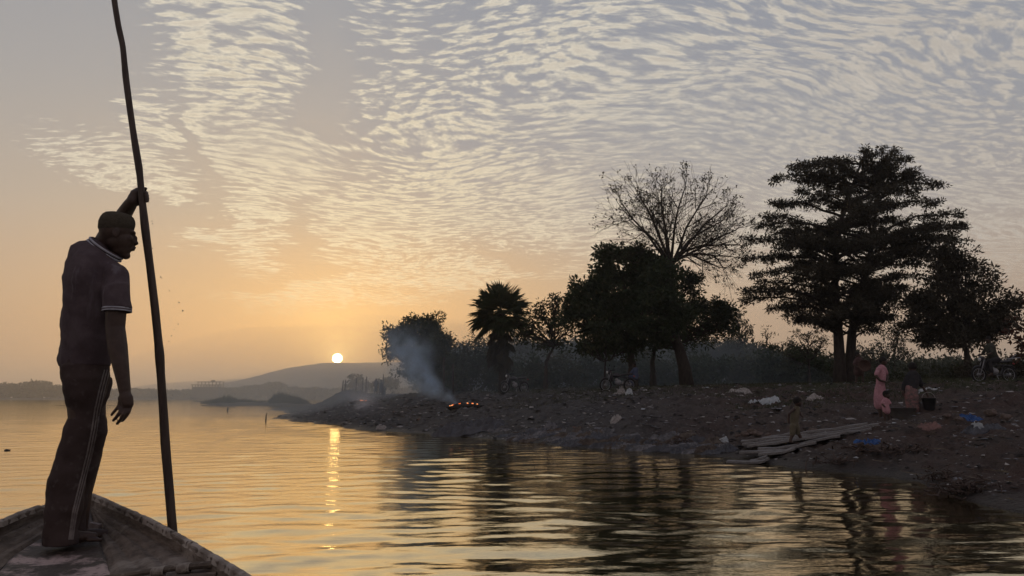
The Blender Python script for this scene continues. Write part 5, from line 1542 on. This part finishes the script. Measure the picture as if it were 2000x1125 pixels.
# ---- motorcycles
def motorcycle(name_label, p, heading, lean=0.0, rack=False, scale=1.0):
    root = empty('motorcycle', tuple(p), heading, label=name_label, cat='motorcycle')
    root.rotation_euler = (math.radians(lean), 0, heading)
    blk = new_mat('tyre_rubber', (.02, .02, .02), .8); dark = mottled('dark_paint', (.03, .03, .038), (.05, .05, .055), 6, rough=.35, spec=.5)
    met = new_mat('dull_metal', (.26, .26, .27), .3, .6); seatm = new_mat('seat_vinyl', (.035, .032, .032), .5, .5); lamp = new_mat('lamp_glass', (.55, .55, .52), .15, .6)
    s = scale
    def wheel(x):
        mb = MB(); th = np.linspace(0, 2 * np.pi, 37); mb.tube([(x + .27 * s * math.cos(t), 0, .30 * s + .27 * s * math.sin(t)) for t in th], .036 * s, 8, cap=False)
        w = mb.build('wheel', blk, root)
        mb = MB(); mb.tube([(x + .225 * s * math.cos(t), 0, .30 * s + .225 * s * math.sin(t)) for t in th], .013 * s, 6, cap=False)
        mb.tube([(x, -.06 * s, .3 * s), (x, .06 * s, .3 * s)], .05 * s, 10)
        for q in range(14):
            a = q * 2 * np.pi / 14; mb.tube([(x, .02 * (-1) ** q, .3 * s), (x + .22 * s * math.cos(a + .3), 0, .3 * s + .22 * s * math.sin(a + .3))], .004 * s, 4)
        mb.build('rim', met, w)
    wheel(-.62 * s); wheel(.60 * s)
    B = lambda pts, r, n=8, **k: (lambda m_: (m_.tube(np.array(pts) * s, np.array(r) * s if np.ndim(r) else r * s, n, **k), m_)[1])(MB())
    m_ = B([(-.62, .07, .30), (-.50, .07, .62), (-.42, .07, .86)], .017); m_.tube(np.array([(-.62, -.07, .30), (-.50, -.07, .62), (-.42, -.07, .86)]) * s, .017 * s, 8); m_.build('fork', met, root)
    m_ = B([(-.88, 0, .50), (-.74, 0, .615), (-.58, 0, .63), (-.44, 0, .56)], [.03, .05, .055, .045], flat=.4); m_.build('mudguard', dark, root)
    m_ = B([(.30, 0, .62), (.52, 0, .66), (.72, 0, .62), (.90, 0, .50)], [.05, .06, .055, .035], flat=.4); m_.build('mudguard', dark, root)
    m_ = B([(-.42, 0, .80), (-.30, 0, .60), (-.20, 0, .34), (.05, 0, .28), (.28, 0, .34), (.36, 0, .60)], .022); m_.tube(np.array([(-.40, 0, .78), (-.05, 0, .66), (.40, 0, .66), (.62, 0, .30)]) * s, .020 * s, 8)
    m_.tube(np.array([(.05, .08, .30), (.35, .09, .30), (.60, .08, .30)]) * s, .016 * s, 6); m_.build('frame', dark, root)
    m_ = MB(); m_.ball(np.array((-.10, 0, .74)) * s, np.array((.23, .12, .11)) * s, 16, 10); m_.build('fuel_tank', dark, root)
    m_ = MB(); m_.ball(np.array((.02, 0, .42)) * s, np.array((.15, .11, .13)) * s, 14, 9); m_.tube(np.array([(-.02, 0, .45), (-.10, 0, .58)]) * s, np.array([.075, .06]) * s, 10); m_.build('engine', met, root)
    m_ = B([(.12, 0, .755), (.30, 0, .785), (.52, 0, .80), (.70, 0, .83)], [.07, .10, .105, .07], n=12, flat=.45, up=(0, 0, 1)); m_.build('seat', seatm, root)
    m_ = B([(-.05, .12, .36), (.20, .13, .26), (.50, .13, .28), (.78, .13, .34)], [.018, .022, .036, .032]); m_.build('exhaust', met, root)
    m_ = B([(-.36, -.36, 1.02), (-.40, -.22, 1.0), (-.43, 0, .94), (-.40, .22, 1.0), (-.36, .36, 1.02)], .014); m_.build('handlebar', blk, root)
    m_ = B([(-.43, 0, .98), (-.40, 0, .80), (-.34, 0, .62), (-.28, 0, .46)], [.05, .085, .095, .06], 10, flat=.7); m_.build('front_cowl', dark, root)
    m_ = MB(); m_.ball(np.array((-.50, 0, .90)) * s, np.array((.09, .10, .10)) * s, 14, 9)
    hl = m_.build('headlight', dark, root); m_ = MB(); m_.ball(np.array((-.565, 0, .87)) * s, np.array((.035, .075, .075)) * s, 12, 8); m_.build('lens', lamp, hl)
    for sg in (-1, 1):
        m_ = B([(-.40, sg * .20, 1.0), (-.36, sg * .24, 1.14)], .007, 6); m_.ball(np.array((-.35, sg * .25, 1.17)) * s, np.array((.012, .055, .035)) * s, 10, 6); m_.build('mirror', blk, root)
    m_ = B([(.78, 0, .72), (.84, 0, .70)], .03); m_.build('tail_light', new_mat('tail_lens', (.3, .02, .015), .3), root)
    m_ = B([(.02, -.12, .28), (-.02, -.26, .02)], .012, 6); m_.build('side_stand', met, root)
    if rack:
        m_ = B([(.48, .12, .88), (1.0, .12, .94), (1.0, -.12, .94), (.48, -.12, .88)], .012, 6); m_.tube(np.array([(.70, .1, .86), (.95, 0, 1.06)]) * s, .012 * s, 6); m_.build('luggage_rack', met, root)
    return root
motorcycle('motorcycle parked in front of the fan palm, front wheel turned to the river', on_ground(1004, 43), math.radians(35), 8, scale=1.12)
motorcycle('motorcycle parked beside a crouching person, below the mango trees', on_ground(1206, 38.5), math.radians(18), 8, scale=1.12)
motorcycle('motorcycle at the right edge with a man sitting on it and a rack behind', on_ground(1943, 28), math.radians(6), 3, rack=True)

# ---- people on the bank
def figure(p, label, body, head, cloth=(), skin=None, hair=True, vox=.014, s=1.0, extra=None, hr=None, face=(0, -1, 0)):
    """joints in metres about the feet: x right, y away, z up"""
    root = empty('person', tuple(p), label=label, cat='person')
    mb = MB(); sk = skin or M_SKIN
    for pts, r in body: chain(mb, np.array(pts) * s, np.array(r) * s, 12, 3)
    hc = np.array(head) * s; hr = (hr or .105) * s; f = np.array(face, float); f /= np.linalg.norm(f)
    mb.ball(hc, (hr * .82, hr * .88, hr * 1.08), 16, 12); mb.ball(hc + f * hr * .30 + [0, 0, -hr * .42], (hr * .55, hr * .6, hr * .6), 12, 9)
    mb.ball(hc + f * hr * .93 + [0, 0, -hr * .12], hr * .17, 8, 6)
    sd = np.cross(f, [0, 0, 1])
    for q in (-1, 1): mb.ball(hc + sd * q * hr * .80, (hr * .16, hr * .16, hr * .28), 8, 6)
    remesh(mb, 'body', vox, sk, root, 2)
    if hair:
        mh = MB(); mh.ball(hc - f * hr * .10 + [0, 0, hr * .22], (hr * .90, hr * .94, hr * .95), 16, 10)
        V = mh.v[0]; V *= 1; mh.build('hair', M_HAIR, root)
    for nm, mat, chains, vx in cloth:
        mb = MB()
        for pts, r in chains: chain(mb, np.array(pts) * s, np.array(r) * s, 14, 3)
        remesh(mb, nm, vx or vox, mat, root, 3)
    if extra: extra(root)
    return root
M_HAIR = mottled('black_hair', (.012, .010, .009), (.022, .018, .016), 40, rough=.9)
M_PINK = mottled('pink_dress_cloth', (.50, .25, .28), (.38, .19, .215), 7, rough=.85, c3=(.55, .33, .35))
M_BLACKTOP = mottled('black_top', (.018, .017, .018), (.03, .028, .03), 12)
M_WRAP = mottled('printed_wrap', (.12, .10, .095), (.30, .15, .14), 14, c3=(.05, .045, .04), detail=3)
M_KID = mottled('khaki_cloth', (.10, .085, .055), (.14, .12, .08), 9)
M_BLUEC = mottled('blue_cloth', (.06, .075, .13), (.09, .11, .17), 7)

def leg(x, y, ft=.18, fx=.0, th=.085, kn=.06, an=.04, hip=.9, bend=.0, foot=(0, -.16)):
    return [([(x, y, hip), (x + bend * .5 + fx * .4, y - .03, hip * .52), (x + fx, y, .09)], (th, kn, an)), ([(x + fx, y, .06), (x + fx + foot[0], y + foot[1], .035)], (.045, .032))]
# child walking on the planks
q = place(1552, 868); A, ax, sd_, Lg = PLK
q = np.array([at(1553, 866, q[1]).x, q[1], 0]); q[2] = max(gz(q[0], q[1]), 0) + .07
kk = q[1] / 1444
def KP(px, py, d=0): return (np.array(at(px, py, q[1] + d)) - q)
figure(q, 'child walking along the grey planks at the waterline, arms held back',
       [([KP(1556, 797), KP(1553, 808), KP(1551, 826), KP(1552, 832)], (.060, .085, .075, .08)), ([KP(1557, 792), KP(1556, 798)], (.04, .045)),
        ([KP(1549, 832, -.04), KP(1548, 848, -.04), KP(1543, 861, -.04)], (.062, .045, .03)), ([KP(1543, 862, -.05), KP(1548, 864, -.06)], (.03, .022)),
        ([KP(1555, 832, .05), KP(1559, 846, .05), KP(1565, 857, .05)], (.060, .044, .03)), ([KP(1565, 858, .04), KP(1571, 858, .02)], (.03, .022)),
        ([KP(1551, 799, -.08), KP(1541, 808, -.12), KP(1540, 820, -.10)], (.033, .028, .022)), ([KP(1559, 799, .08), KP(1563, 809, .1), KP(1568, 814, .06)], (.032, .027, .022)), ([KP(1540, 821, -.1), KP(1541, 826, -.1)], (.026, .018))],
       KP(1558, 785), cloth=[('shorts', M_KID, [([KP(1552, 824), KP(1552, 833)], (.086, .090)), ([KP(1549, 832, -.04), KP(1548, 847, -.04)], (.074, .060)), ([KP(1555, 832, .05), KP(1558, 845, .05)], (.072, .058))], None),
                             ('vest', M_KID, [([KP(1556, 798), KP(1553, 808), KP(1551, 826)], (.072, .096, .088))], None)], hr=.098, face=(1, .1, -.2), vox=.011)
# woman in pink
q = place(1722, 826); q = np.array([at(1724, 822, 19.6).x, 19.6, 0]); q[2] = gz(q[0], q[1])
def KP(px, py, d=0): return (np.array(at(px, py, q[1] + d)) - q)
def KZ(px, z, d=0): v = KP(px, 800, d); return np.array([v[0], v[1], z])
figure(q, 'woman in a long pink dress standing with a hand on her hip',
       [([KP(1722, 720), KP(1721, 735), KP(1719, 755), KP(1720, 768)], (.09, .11, .09, .11)), ([KP(1725, 708), KP(1724, 718)], (.05, .055)),
        ([KP(1718, 770, -.02), KZ(1718, .45, -.04), KZ(1719, .09, -.05)], (.07, .055, .036)), ([KZ(1719, .06, -.05), KZ(1723, .03, -.12)], (.04, .03)),
        ([KP(1723, 770, .04), KZ(1724, .45, .05), KZ(1726, .09, .06)], (.07, .055, .036)), ([KZ(1726, .06, .06), KZ(1731, .03, .0)], (.04, .03)),
        ([KP(1716, 722, -.12), KP(1711, 735, -.18), KP(1719, 743, -.20), KP(1730, 746, -.17)], (.045, .038, .032, .026)), ([KP(1727, 721, .10), KP(1733, 734, .12), KP(1732, 746, .02)], (.043, .036, .028)), ([KP(1731, 746, -.16), KP(1734, 744, -.14)], (.032, .022))],
       KP(1725, 706), cloth=[('dress', M_PINK, [([KP(1722, 719), KP(1721, 735), KP(1719.5, 750), KP(1719, 764), KP(1719, 778), KP(1720, 790)], (.100, .125, .108, .145, .160, .165)),
                                               ([KP(1716, 721, -.10), KP(1712, 731, -.16)], (.062, .058)), ([KP(1727, 720, .09), KP(1731, 729, .11)], (.060, .055))], None)], hr=.108, face=(.8, -.5, 0), vox=.013)
# small child in pink beside her
q = np.array([at(1734, 838, 18.7).x, 18.7, 0]); q[2] = gz(q[0], q[1])
figure(q, 'small child in a pink top standing against the pink dress',
       [([(0, 0, .56), (-.01, 0, .44), (0, 0, .34)], (.055, .07, .07)), ([(.02, 0, .62), (.01, 0, .58)], (.035, .04)), ([(-.04, 0, .34), (-.05, 0, .2), (-.05, 0, .05)], (.05, .04, .028)), ([(-.05, 0, .03), (-.03, -.08, .02)], (.028, .02)),
        ([(.045, .02, .34), (.05, .01, .2), (.05, .02, .05)], (.05, .04, .028)), ([(.05, .02, .03), (.08, -.06, .02)], (.028, .02)), ([(-.06, 0, .56), (-.10, -.02, .46), (-.07, -.08, .40)], (.028, .024, .019)), ([(.07, 0, .56), (.10, -.03, .46), (.07, -.10, .42)], (.028, .024, .019))],
       (.03, 0, .70), cloth=[('top', M_PINK, [([(0, 0, .58), (-.01, 0, .44), (0, 0, .30)], (.062, .082, .095)), ([(-.05, 0, .56), (-.09, -.01, .49)], (.040, .038)), ([(.06, 0, .56), (.09, -.02, .49)], (.040, .038))], None)], hr=.092, face=(.6, -.6, -.2), vox=.010)
# stooping woman with buckets
q = np.array([at(1781, 822, 19.2).x, 19.2, 0]); q[2] = gz(q[0], q[1])
def KP(px, py, d=0): return (np.array(at(px, py, q[1] + d)) - q)
def KZ(px, z, d=0): v = KP(px, 800, d); return np.array([v[0], v[1], z])
figure(q, 'woman in black top and printed wrap stooping between bucket and basin',
       [([KP(1783, 735, .10), KP(1781, 748, .05), KP(1778, 762, 0)], (.12, .14, .14)), ([KP(1783, 721, .14), KP(1783, 731, .12)], (.05, .06)),
        ([KP(1774, 765), KZ(1776, .45), KZ(1778, .09)], (.10, .065, .04)), ([KZ(1778, .06), KZ(1776, .03, .1)], (.04, .03)), ([KP(1786, 765), KZ(1787, .45), KZ(1788, .09)], (.10, .065, .04)), ([KZ(1788, .06), KZ(1789, .03, .1)], (.04, .03)),
        ([KP(1772, 737, .06), KP(1765, 752, .04), KP(1763, 767, .0)], (.05, .042, .030)), ([KP(1793, 737, .06), KP(1801, 754, .06), KP(1811, 769, .02)], (.05, .040, .028)), ([KP(1811, 770, .02), KP(1813, 774, .0)], (.03, .022)), ([KP(1763, 768), KP(1764, 773)], (.03, .022))],
       KP(1782, 718, .16), cloth=[('top', M_BLACKTOP, [([KP(1783, 734, .10), KP(1781, 748, .05), KP(1779, 758, 0)], (.150, .168, .150)), ([KP(1773, 736, .06), KP(1766, 752, .04), KP(1764, 762, .02)], (.070, .060, .048)), ([KP(1793, 736, .06), KP(1799, 752, .06)], (.070, .058))], None),
                                  ('wrap', M_WRAP, [([KP(1778, 759), KP(1779, 770), KZ(1782, .42), KZ(1783, .12)], (.150, .165, .170, .160))], None)], hr=.115, face=(.1, 1, -.4), vox=.013)
def pail(px, py, Y, r, h, mat, name, label, cat, rim=True):
    p = np.array([at(px, py, Y).x, Y, 0]); p[2] = gz(p[0], p[1])
    root = empty(name, tuple(p), label=label, cat=cat); mb = MB(); n = 24; th = np.arange(n) * 2 * np.pi / n
    prof = [(r * .72, 0), (r, h), (r * 1.06, h), (r * 1.06, h - .015), (r * .97, h - .01), (r * .70, .02)]
    V = np.concatenate([np.stack([a * np.cos(th), a * np.sin(th), np.full(n, z)], -1) for a, z in prof]); i, j = np.meshgrid(np.arange(len(prof) - 1), np.arange(n), indexing='ij')
    mb.raw(V, np.stack([i * n + j, i * n + (j + 1) % n, (i + 1) * n + (j + 1) % n, (i + 1) * n + j], -1).reshape(-1, 4))
    mb.raw(np.concatenate([V[-n:], [[0, 0, .02]]]), np.stack([np.arange(n), (np.arange(n) + 1) % n, np.full(n, n)], -1)); mb.build('shell', mat, root)
    if rim:
        m2 = MB(); m2.tube([(r * math.cos(t), 0, h - .02 + r * .95 * math.sin(t)) for t in np.linspace(0, math.pi, 16)], .006, 6); m2.build('handle', M_PALE, root)
    return root
pb = new_mat('black_plastic', (.02, .02, .022), .5)
pail(1815, 795, 19.0, .17, .30, pb, 'bucket', 'black bucket on the ground at the stooping woman right hand', 'bucket')
pail(1762, 800, 19.1, .33, .30, mottled('grey_tin', (.10, .09, .085), (.14, .13, .12), 6), 'basin', 'wide grey basin on the ground left of the stooping woman', 'basin', rim=False)
# person with a round basket
q = on_ground(1681, 30.5, 752)
def KP(px, py, d=0): return (np.array(at(px, py, q[1] + d)) - q)
def KZ(px, z, d=0): v = KP(px, 740, d); return np.array([v[0], v[1], z])
figure(q, 'person in dark cloth walking by the twin trunks with a round basket',
       [([KP(1677, 703), KP(1677, 712), KP(1676, 722)], (.13, .14, .13)), ([KP(1676, 696), KP(1676, 702)], (.05, .06)), ([KZ(1675, .78), KZ(1675, .45), KZ(1672, .08)], (.09, .06, .04)), ([KZ(1672, .05), KZ(1669, .03, -.05)], (.04, .03)),
        ([KZ(1680, .78), KZ(1686, .45), KZ(1685, .08)], (.09, .06, .04)), ([KZ(1685, .05), KZ(1688, .03, -.05)], (.04, .03)), ([KP(1671, 704), KP(1668, 713, -.1), KP(1676, 718, -.2)], (.05, .04, .03)), ([KP(1683, 704), KP(1690, 711, -.1), KP(1687, 720, -.2)], (.05, .04, .03))],
       KP(1675, 693), cloth=[('tunic', mottled('dark_red_cloth', (.06, .03, .028), (.085, .05, .045), 8), [([KP(1677, 703), KP(1677, 713), KP(1676, 727)], (.155, .165, .19)), ([KP(1671, 704), KP(1668, 711, -.08)], (.07, .06)), ([KP(1683, 704), KP(1689, 710, -.08)], (.07, .06))], None)], hr=.11, face=(.7, -.7, 0), vox=.018)
mb = MB(); th = np.arange(28) * 2 * np.pi / 28; bc = KP(1687, 714, -.32)
for r_, y_ in ((.02, .06), (.12, .05), (.20, .02), (.245, -.03), (.25, -.06)): pass
V = np.concatenate([np.stack([r_ * np.cos(th), np.full(28, y_), r_ * .93 * np.sin(th)], -1) for r_, y_ in ((.01, .09), (.12, .08), (.21, .04), (.26, -.03), (.265, -.06), (.245, -.06), (.20, .01), (.11, .05), (.01, .06))])
i, j = np.meshgrid(np.arange(8), np.arange(28), indexing='ij'); mb.raw(V, np.stack([i * 28 + j, i * 28 + (j + 1) % 28, (i + 1) * 28 + (j + 1) % 28, (i + 1) * 28 + j], -1).reshape(-1, 4))
o = mb.build('basket', mottled('woven_basket', (.06, .035, .028), (.10, .06, .045), 30), label='round shallow basket held against the walking person side', cat='basket'); o.location = tuple(q + bc)
# crouching person beside the second motorcycle
q = on_ground(1238, 39.3, 752)
figure(q, 'person in blue clothes crouching behind the second motorcycle',
       [([(.10, 0, 1.02), (.06, 0, .82), (.14, 0, .60)], (.13, .15, .15)), ([(.08, -.02, 1.18), (.09, 0, 1.08)], (.05, .06)), ([(.10, -.08, .58), (-.22, -.10, .66), (-.16, -.10, .10)], (.10, .075, .045)), ([(-.16, -.1, .06), (-.30, -.16, .035)], (.045, .03)),
        ([(.18, .08, .58), (-.08, .1, .70), (.02, .12, .10)], (.10, .075, .045)), ([(.02, .12, .06), (-.12, .08, .035)], (.045, .03)), ([(-.02, -.10, 1.0), (-.20, -.14, .82), (-.36, -.12, .78)], (.055, .045, .032)), ([(.18, .1, 1.0), (.05, .1, .8), (-.20, .05, .76)], (.055, .045, .032))],
       (.04, -.02, 1.27), cloth=[('shirt', M_BLUEC, [([(.10, 0, 1.0), (.06, 0, .82), (.12, 0, .62)], (.155, .172, .165)), ([(-.02, -.1, 1.0), (-.18, -.14, .84)], (.07, .06)), ([(.18, .1, 1.0), (.07, .1, .82)], (.07, .06))], None),
                                 ('trousers', M_BLUEC, [([(.10, -.08, .58), (-.21, -.1, .65), (-.16, -.1, .18)], (.12, .09, .065)), ([(.18, .08, .58), (-.07, .1, .69), (.02, .12, .18)], (.12, .09, .065))], None)], face=(-.9, -.3, -.2), vox=.02)
q2 = q + np.array([-.45, -.35, 0]); q2[2] = gz(q2[0], q2[1]); crumple('sack', q2, .5, .35, .36, M_PALE, 55, 'pale full sack between the crouching person and the motorcycle', 'sack')
# rider on the right motorcycle
q = on_ground(1936, 28.25, 755)
figure(q, 'man sitting astride the motorcycle at the right edge',
       [([(-.05, -.25, 1.36), (-.03, -.25, 1.12), (.08, -.25, .88)], (.14, .15, .15)), ([(-.09, -.25, 1.52), (-.07, -.25, 1.42)], (.05, .06)), ([(.06, -.42, .86), (-.30, -.46, .80), (-.24, -.48, .36)], (.10, .075, .05)), ([(-.24, -.48, .32), (-.38, -.50, .28)], (.045, .035)),
        ([(.06, -.08, .86), (-.30, -.04, .80), (-.24, -.0, .36)], (.10, .075, .05)), ([(-.24, 0, .32), (-.38, 0, .28)], (.045, .035)), ([(-.10, -.44, 1.34), (-.20, -.52, 1.10), (-.38, -.52, 1.05)], (.055, .045, .032)), ([(-.08, -.06, 1.34), (-.20, .02, 1.10), (-.38, .02, 1.05)], (.055, .045, .032))],
       (-.11, -.25, 1.63), cloth=[('shirt', mottled('dark_olive_cloth', (.035, .036, .028), (.055, .055, .04), 8), [([(-.05, -.25, 1.36), (-.03, -.25, 1.12), (.06, -.25, .90)], (.165, .175, .165)), ([(-.10, -.44, 1.34), (-.19, -.51, 1.13)], (.072, .06)), ([(-.08, -.06, 1.34), (-.19, .01, 1.13)], (.072, .06))], None),
                                  ('trousers', M_BLACKTOP, [([(.06, -.42, .86), (-.29, -.46, .80), (-.24, -.48, .42)], (.12, .09, .07)), ([(.06, -.08, .86), (-.29, -.04, .80), (-.24, 0, .42)], (.12, .09, .07))], None)], face=(-.9, -.35, 0), vox=.02)
# three people far out on the point
M_GREYC = mottled('grey_blue_cloth', (.06, .07, .09), (.08, .09, .11), 4)
for i, (px, hh, lab) in enumerate([(734, 1.75, 'leftmost of the three figures on the point near the tallest post'), (743.5, 1.78, 'broad standing figure on the point between two others'), (751, 1.25, 'shortest figure, right of the two standing on the point')]):
    q = on_ground(px, 84, 765); f = hh / 1.75
    zk = .45 if i < 2 else .25
    figure(q, lab, [([(0, 0, 1.42), (0, 0, 1.2), (0, 0, .95)], (.15, .17, .16)), ([(0, 0, 1.55), (0, 0, 1.48)], (.06, .07)), ([(-.1, 0, .9), (-.11, -.02, .45), (-.12, 0, .06)], (.11, .08, .06)), ([(.1, 0, .9), (.11, -.02, .45), (.12, 0, .06)], (.11, .08, .06)),
                    ([(-.2, 0, 1.42), (-.27, 0, 1.15), (-.24, -.08, .9)], (.06, .05, .04)), ([(.2, 0, 1.42), (.27, 0, 1.15), (.22, -.1, .95)], (.06, .05, .04))],
           (0, 0, 1.66), cloth=[('clothes', M_GREYC, [([(0, 0, 1.42), (0, 0, 1.2), (0, 0, .9), (0, 0, .5)], (.18, .20, .20, .20))], .03)], s=f, vox=.03)

# ---- posts on the point
for i, (px, top, Y, dx, lab) in enumerate([(669, 743, 80, 1.6, 'leftmost and shortest slanting post on the mound'), (674, 742, 80.5, 1.0, 'second post from the left, close beside the shortest one'), (695.5, 739, 81, 1, 'third post from the left, standing alone in the middle'),
                                  (708, 737, 81, 1.2, 'fourth post, left one of the middle pair'), (715, 736, 81.5, 1, 'fifth post, right one of the middle pair'), (748, 731, 84, 1.2, 'tallest post, beside the figures on the point')]):
    p = np.array([at(px - dx, 766, Y).x, Y, 0]); p[2] = gz(p[0], p[1]); t = np.array(at(px + dx, top, Y)) - p
    mb = MB(); mb.tube([(0, 0, -.3), t * .5 + [.02, 0, 0], t], [.075, .07, .06], 7)
    o = mb.build('wooden_post', M_BARK, label=lab, cat='post', group='slanting posts on the point'); o.location = tuple(p)
for px, top, lab in [(867, 698, 'bare stake right of the smoke, left one'), (885, 711, 'shorter bare stake right of the smoke')]:
    p = on_ground(px, 47, 745); t = np.array(at(px, top, 47)) - p; mb = MB(); mb.tube([(0, 0, -.2), t * .5, t], [.07, .06, .05], 7)
    o = mb.build('wooden_post', M_BARK, label=lab, cat='post'); o.location = tuple(p)

# ---- unfinished concrete block on the far shore
def building():
    Y = 880; k = Y / 1444; b = np.array(at(400, 776, Y)); b[2] = 2
    m = mottled('bare_concrete', (.05, .048, .046), (.075, .07, .068), .3, bump=0); md = new_mat('dark_opening', (.04, .038, .036), .9)
    root = empty('concrete_building', tuple(b), label='unfinished concrete block with open top floor on the far shore', cat='building')
    xL, xR = at(374, 760, Y).x - b[0], at(426, 760, Y).x - b[0]; zt = at(400, 752, Y).z - 2; z2 = at(400, 746.5, Y).z - 2
    mb = MB(); mb.box(((xL + xR) / 2, 9, zt * .43), (xR - xL, 16, zt * .86)); mb.build('wall', m, root, smooth=False)
    n = 9
    for f in range(3):
        for i in range(n):
            mb = MB(); x = xL + (xR - xL) * (i + .5) / n; mb.box((x, .9, zt * (.12 + .22 * f)), ((xR - xL) / n * .55, .3, zt * .11)); mb.build('window', md, root, smooth=False)
    mb = MB()
    for i in range(n + 1):
        for y in (1.5, 16.5): mb.box((xL + .4 + (xR - xL - .8) * i / n, y, zt * .86 + zt * .07), (.7, .7, zt * .14))
    mb.build('column', m, root, smooth=False)
    mb = MB(); mb.box(((xL + xR) / 2 - 1, 9, zt + .25), (xR - xL + 1, 17.5, .7)); mb.build('roof_slab', m, root, smooth=False)
    mb = MB(); xa, xb = at(384, 750, Y).x - b[0], at(427, 750, Y).x - b[0]
    for i in range(7):
        for y in (4, 14): mb.box((xa + (xb - xa) * i / 6, y, (zt + z2) / 2 + .3), (.55, .55, z2 - zt - .1))
    mb.build('column', m, root, smooth=False)
    mb = MB(); mb.box(((xa + xb) / 2, 9, z2 + .5), (xb - xa + 2, 13, .6)); mb.box((at(410, 750, Y).x - b[0], 9, z2 + 1.7), (3.4, 4, 1.8)); mb.build('roof_slab', m, root, smooth=False)
building()
